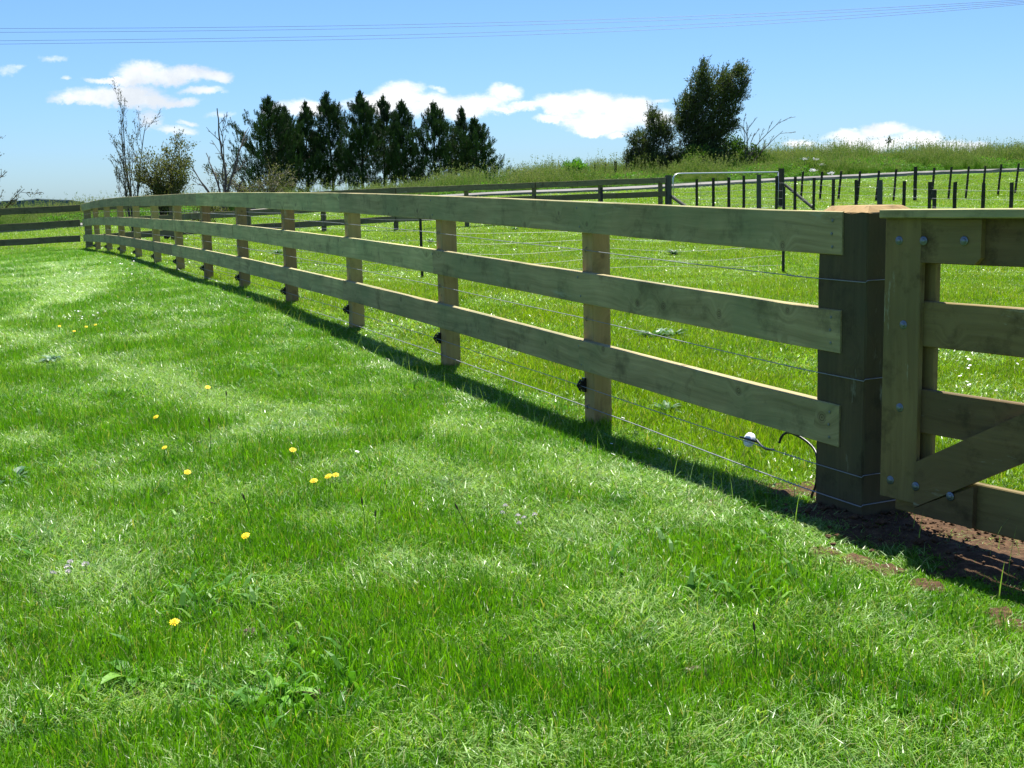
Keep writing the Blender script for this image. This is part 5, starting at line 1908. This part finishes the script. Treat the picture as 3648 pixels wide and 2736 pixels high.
for a_ in [(745, 1500, 742, 1660, 'dark upright stalk rising behind the left yellow flower'), (806, 1405, 802, 1540, 'stalk with a tip in the mown streak left of centre'),
           (766, 1793, 860, 1815, 'bowed stalk with brown head leaning left above the star shaped flower'), (870, 1775, 905, 1900, 'dark stalk leaning left below the round yellow flower'),
           (1130, 1892, 1230, 1850, 'stalk with a fat brown head lying to the left right of the star shaped flower'), (1290, 1790, 1298, 1905, 'upright stalk in the lawn right of the yellow flowers'),
           (1337, 1835, 1335, 1925, 'pair of upright stalks, the right one'), (1629, 1810, 1690, 1960, 'stalk leaning left near the central clover'),
           (140, 2113, 270, 2130, 'long stalk lying left below the clover cluster'), (490, 1970, 440, 2000, 'bowed stalk with a head right of the left clover'),
           (2687, 2240, 2690, 2400, 'tall straight dark stalk in the lower right lawn')]:
    seedhead(*a_)

# weed head on the right skyline and umbels in front of the bank
p = at(3169, 503, 55)
b2 = at(3148, 548, 55)
t = thing('tall_weed', 'single tall weed with a ragged dark head against the right hand cloud', 'weed', (b2[0], b2[1], gz(b2[0], b2[1])))
mb = MB()
mb.tube([(0, 0, 0), tuple((p - np.array(t.location)) * .6), tuple(p - np.array(t.location))], .012, 4)
put('stalk', mb.build('stalk', M_STEM), t)
rg = np.random.default_rng(8)
P = np.tile(p - np.array(t.location), (60, 1)) + rg.normal(0, .07, (60, 3))
V, F, T = leaves(P, rg.normal(0, 1, (60, 3)) + (.3, 0, .2), .13, .05, rg.random(60) * .5, rg)
put('head', mesh('head', V, F, M_BUSH, attrs={'tint': T}), t)
for (u, v, l) in [(2896, 606, 'white umbel flower at the road edge left of the leaning battens'), (2960, 616, 'flat white umbel just right of the road edge'),
                  (2866, 566, 'white umbel high in the bank grass'), (2902, 567, 'second white umbel high in the bank grass'), (2926, 586, 'small white umbel between the high pair and the road')]:
    Y = 46.6 if v > 590 else 48.5
    p = at(u, v, Y)
    g0 = gz(p[0], p[1])
    t = thing('umbel_flower', l, 'flower', (p[0], p[1], g0), 'white umbels on the bank')
    mb = MB()
    mb.tube([(0, 0, 0), (0.01, 0, (p[2] - g0) * .6), (0, 0, p[2] - g0)], .008, 4)
    put('stalk', mb.build('stalk', M_STEM), t)
    rg = np.random.default_rng(int(u))
    n_ = 50
    P = rg.normal(0, 1, (n_, 3)) * (.065, .05, .022) + (0, 0, p[2] - g0)
    V, F, T = leaves(P, rg.normal(0, 1, (n_, 3)), .05, .04, np.zeros(n_), rg)
    put('umbel', mesh('umbel', V, F, M_WHT, attrs={'tint': T}), t)

M_DUNG = plain('dry grey brown clod', (0.13, 0.095, 0.075), 0.95, 0.1, 0, 120, 0.5)
# dry clods lying in the lawn
for (u, v, l, r_) in [(893, 2270, 'dry grey brown dung clod in the lower left lawn', .022), (1775, 2298, 'dry clod in the lawn below the centre, right of its twin', .015), (1720, 2318, 'dry clod in the lawn below the centre, left of its twin', .012),
                      (1100, 2500, 'reddish soil clod beside the plantain clump', .03), (2470, 2408, 'small brown clod in the lower lawn right of centre', .018)]:
    p = hit(u, v)
    rg = np.random.default_rng(int(u))
    import bmesh
    bm = bmesh.new()
    bmesh.ops.create_icosphere(bm, subdivisions=3, radius=r_)
    for vv in bm.verts:
        k = 1 + .45 * mnoise.noise(vv.co * 70 + Vector((u, 0, 0))) + .25 * mnoise.noise(vv.co * 190)
        vv.co = Vector((vv.co.x * k * 1.3, vv.co.y * k, vv.co.z * k * .6))
    me = bpy.data.meshes.new('clod')
    bm.to_mesh(me)
    bm.free()
    me.materials.append(M_DUNG)
    tag(put('soil_clod', me, None, (p[0], p[1], p[2] + .012)), l, 'clod', 'dry clods in the lawn')
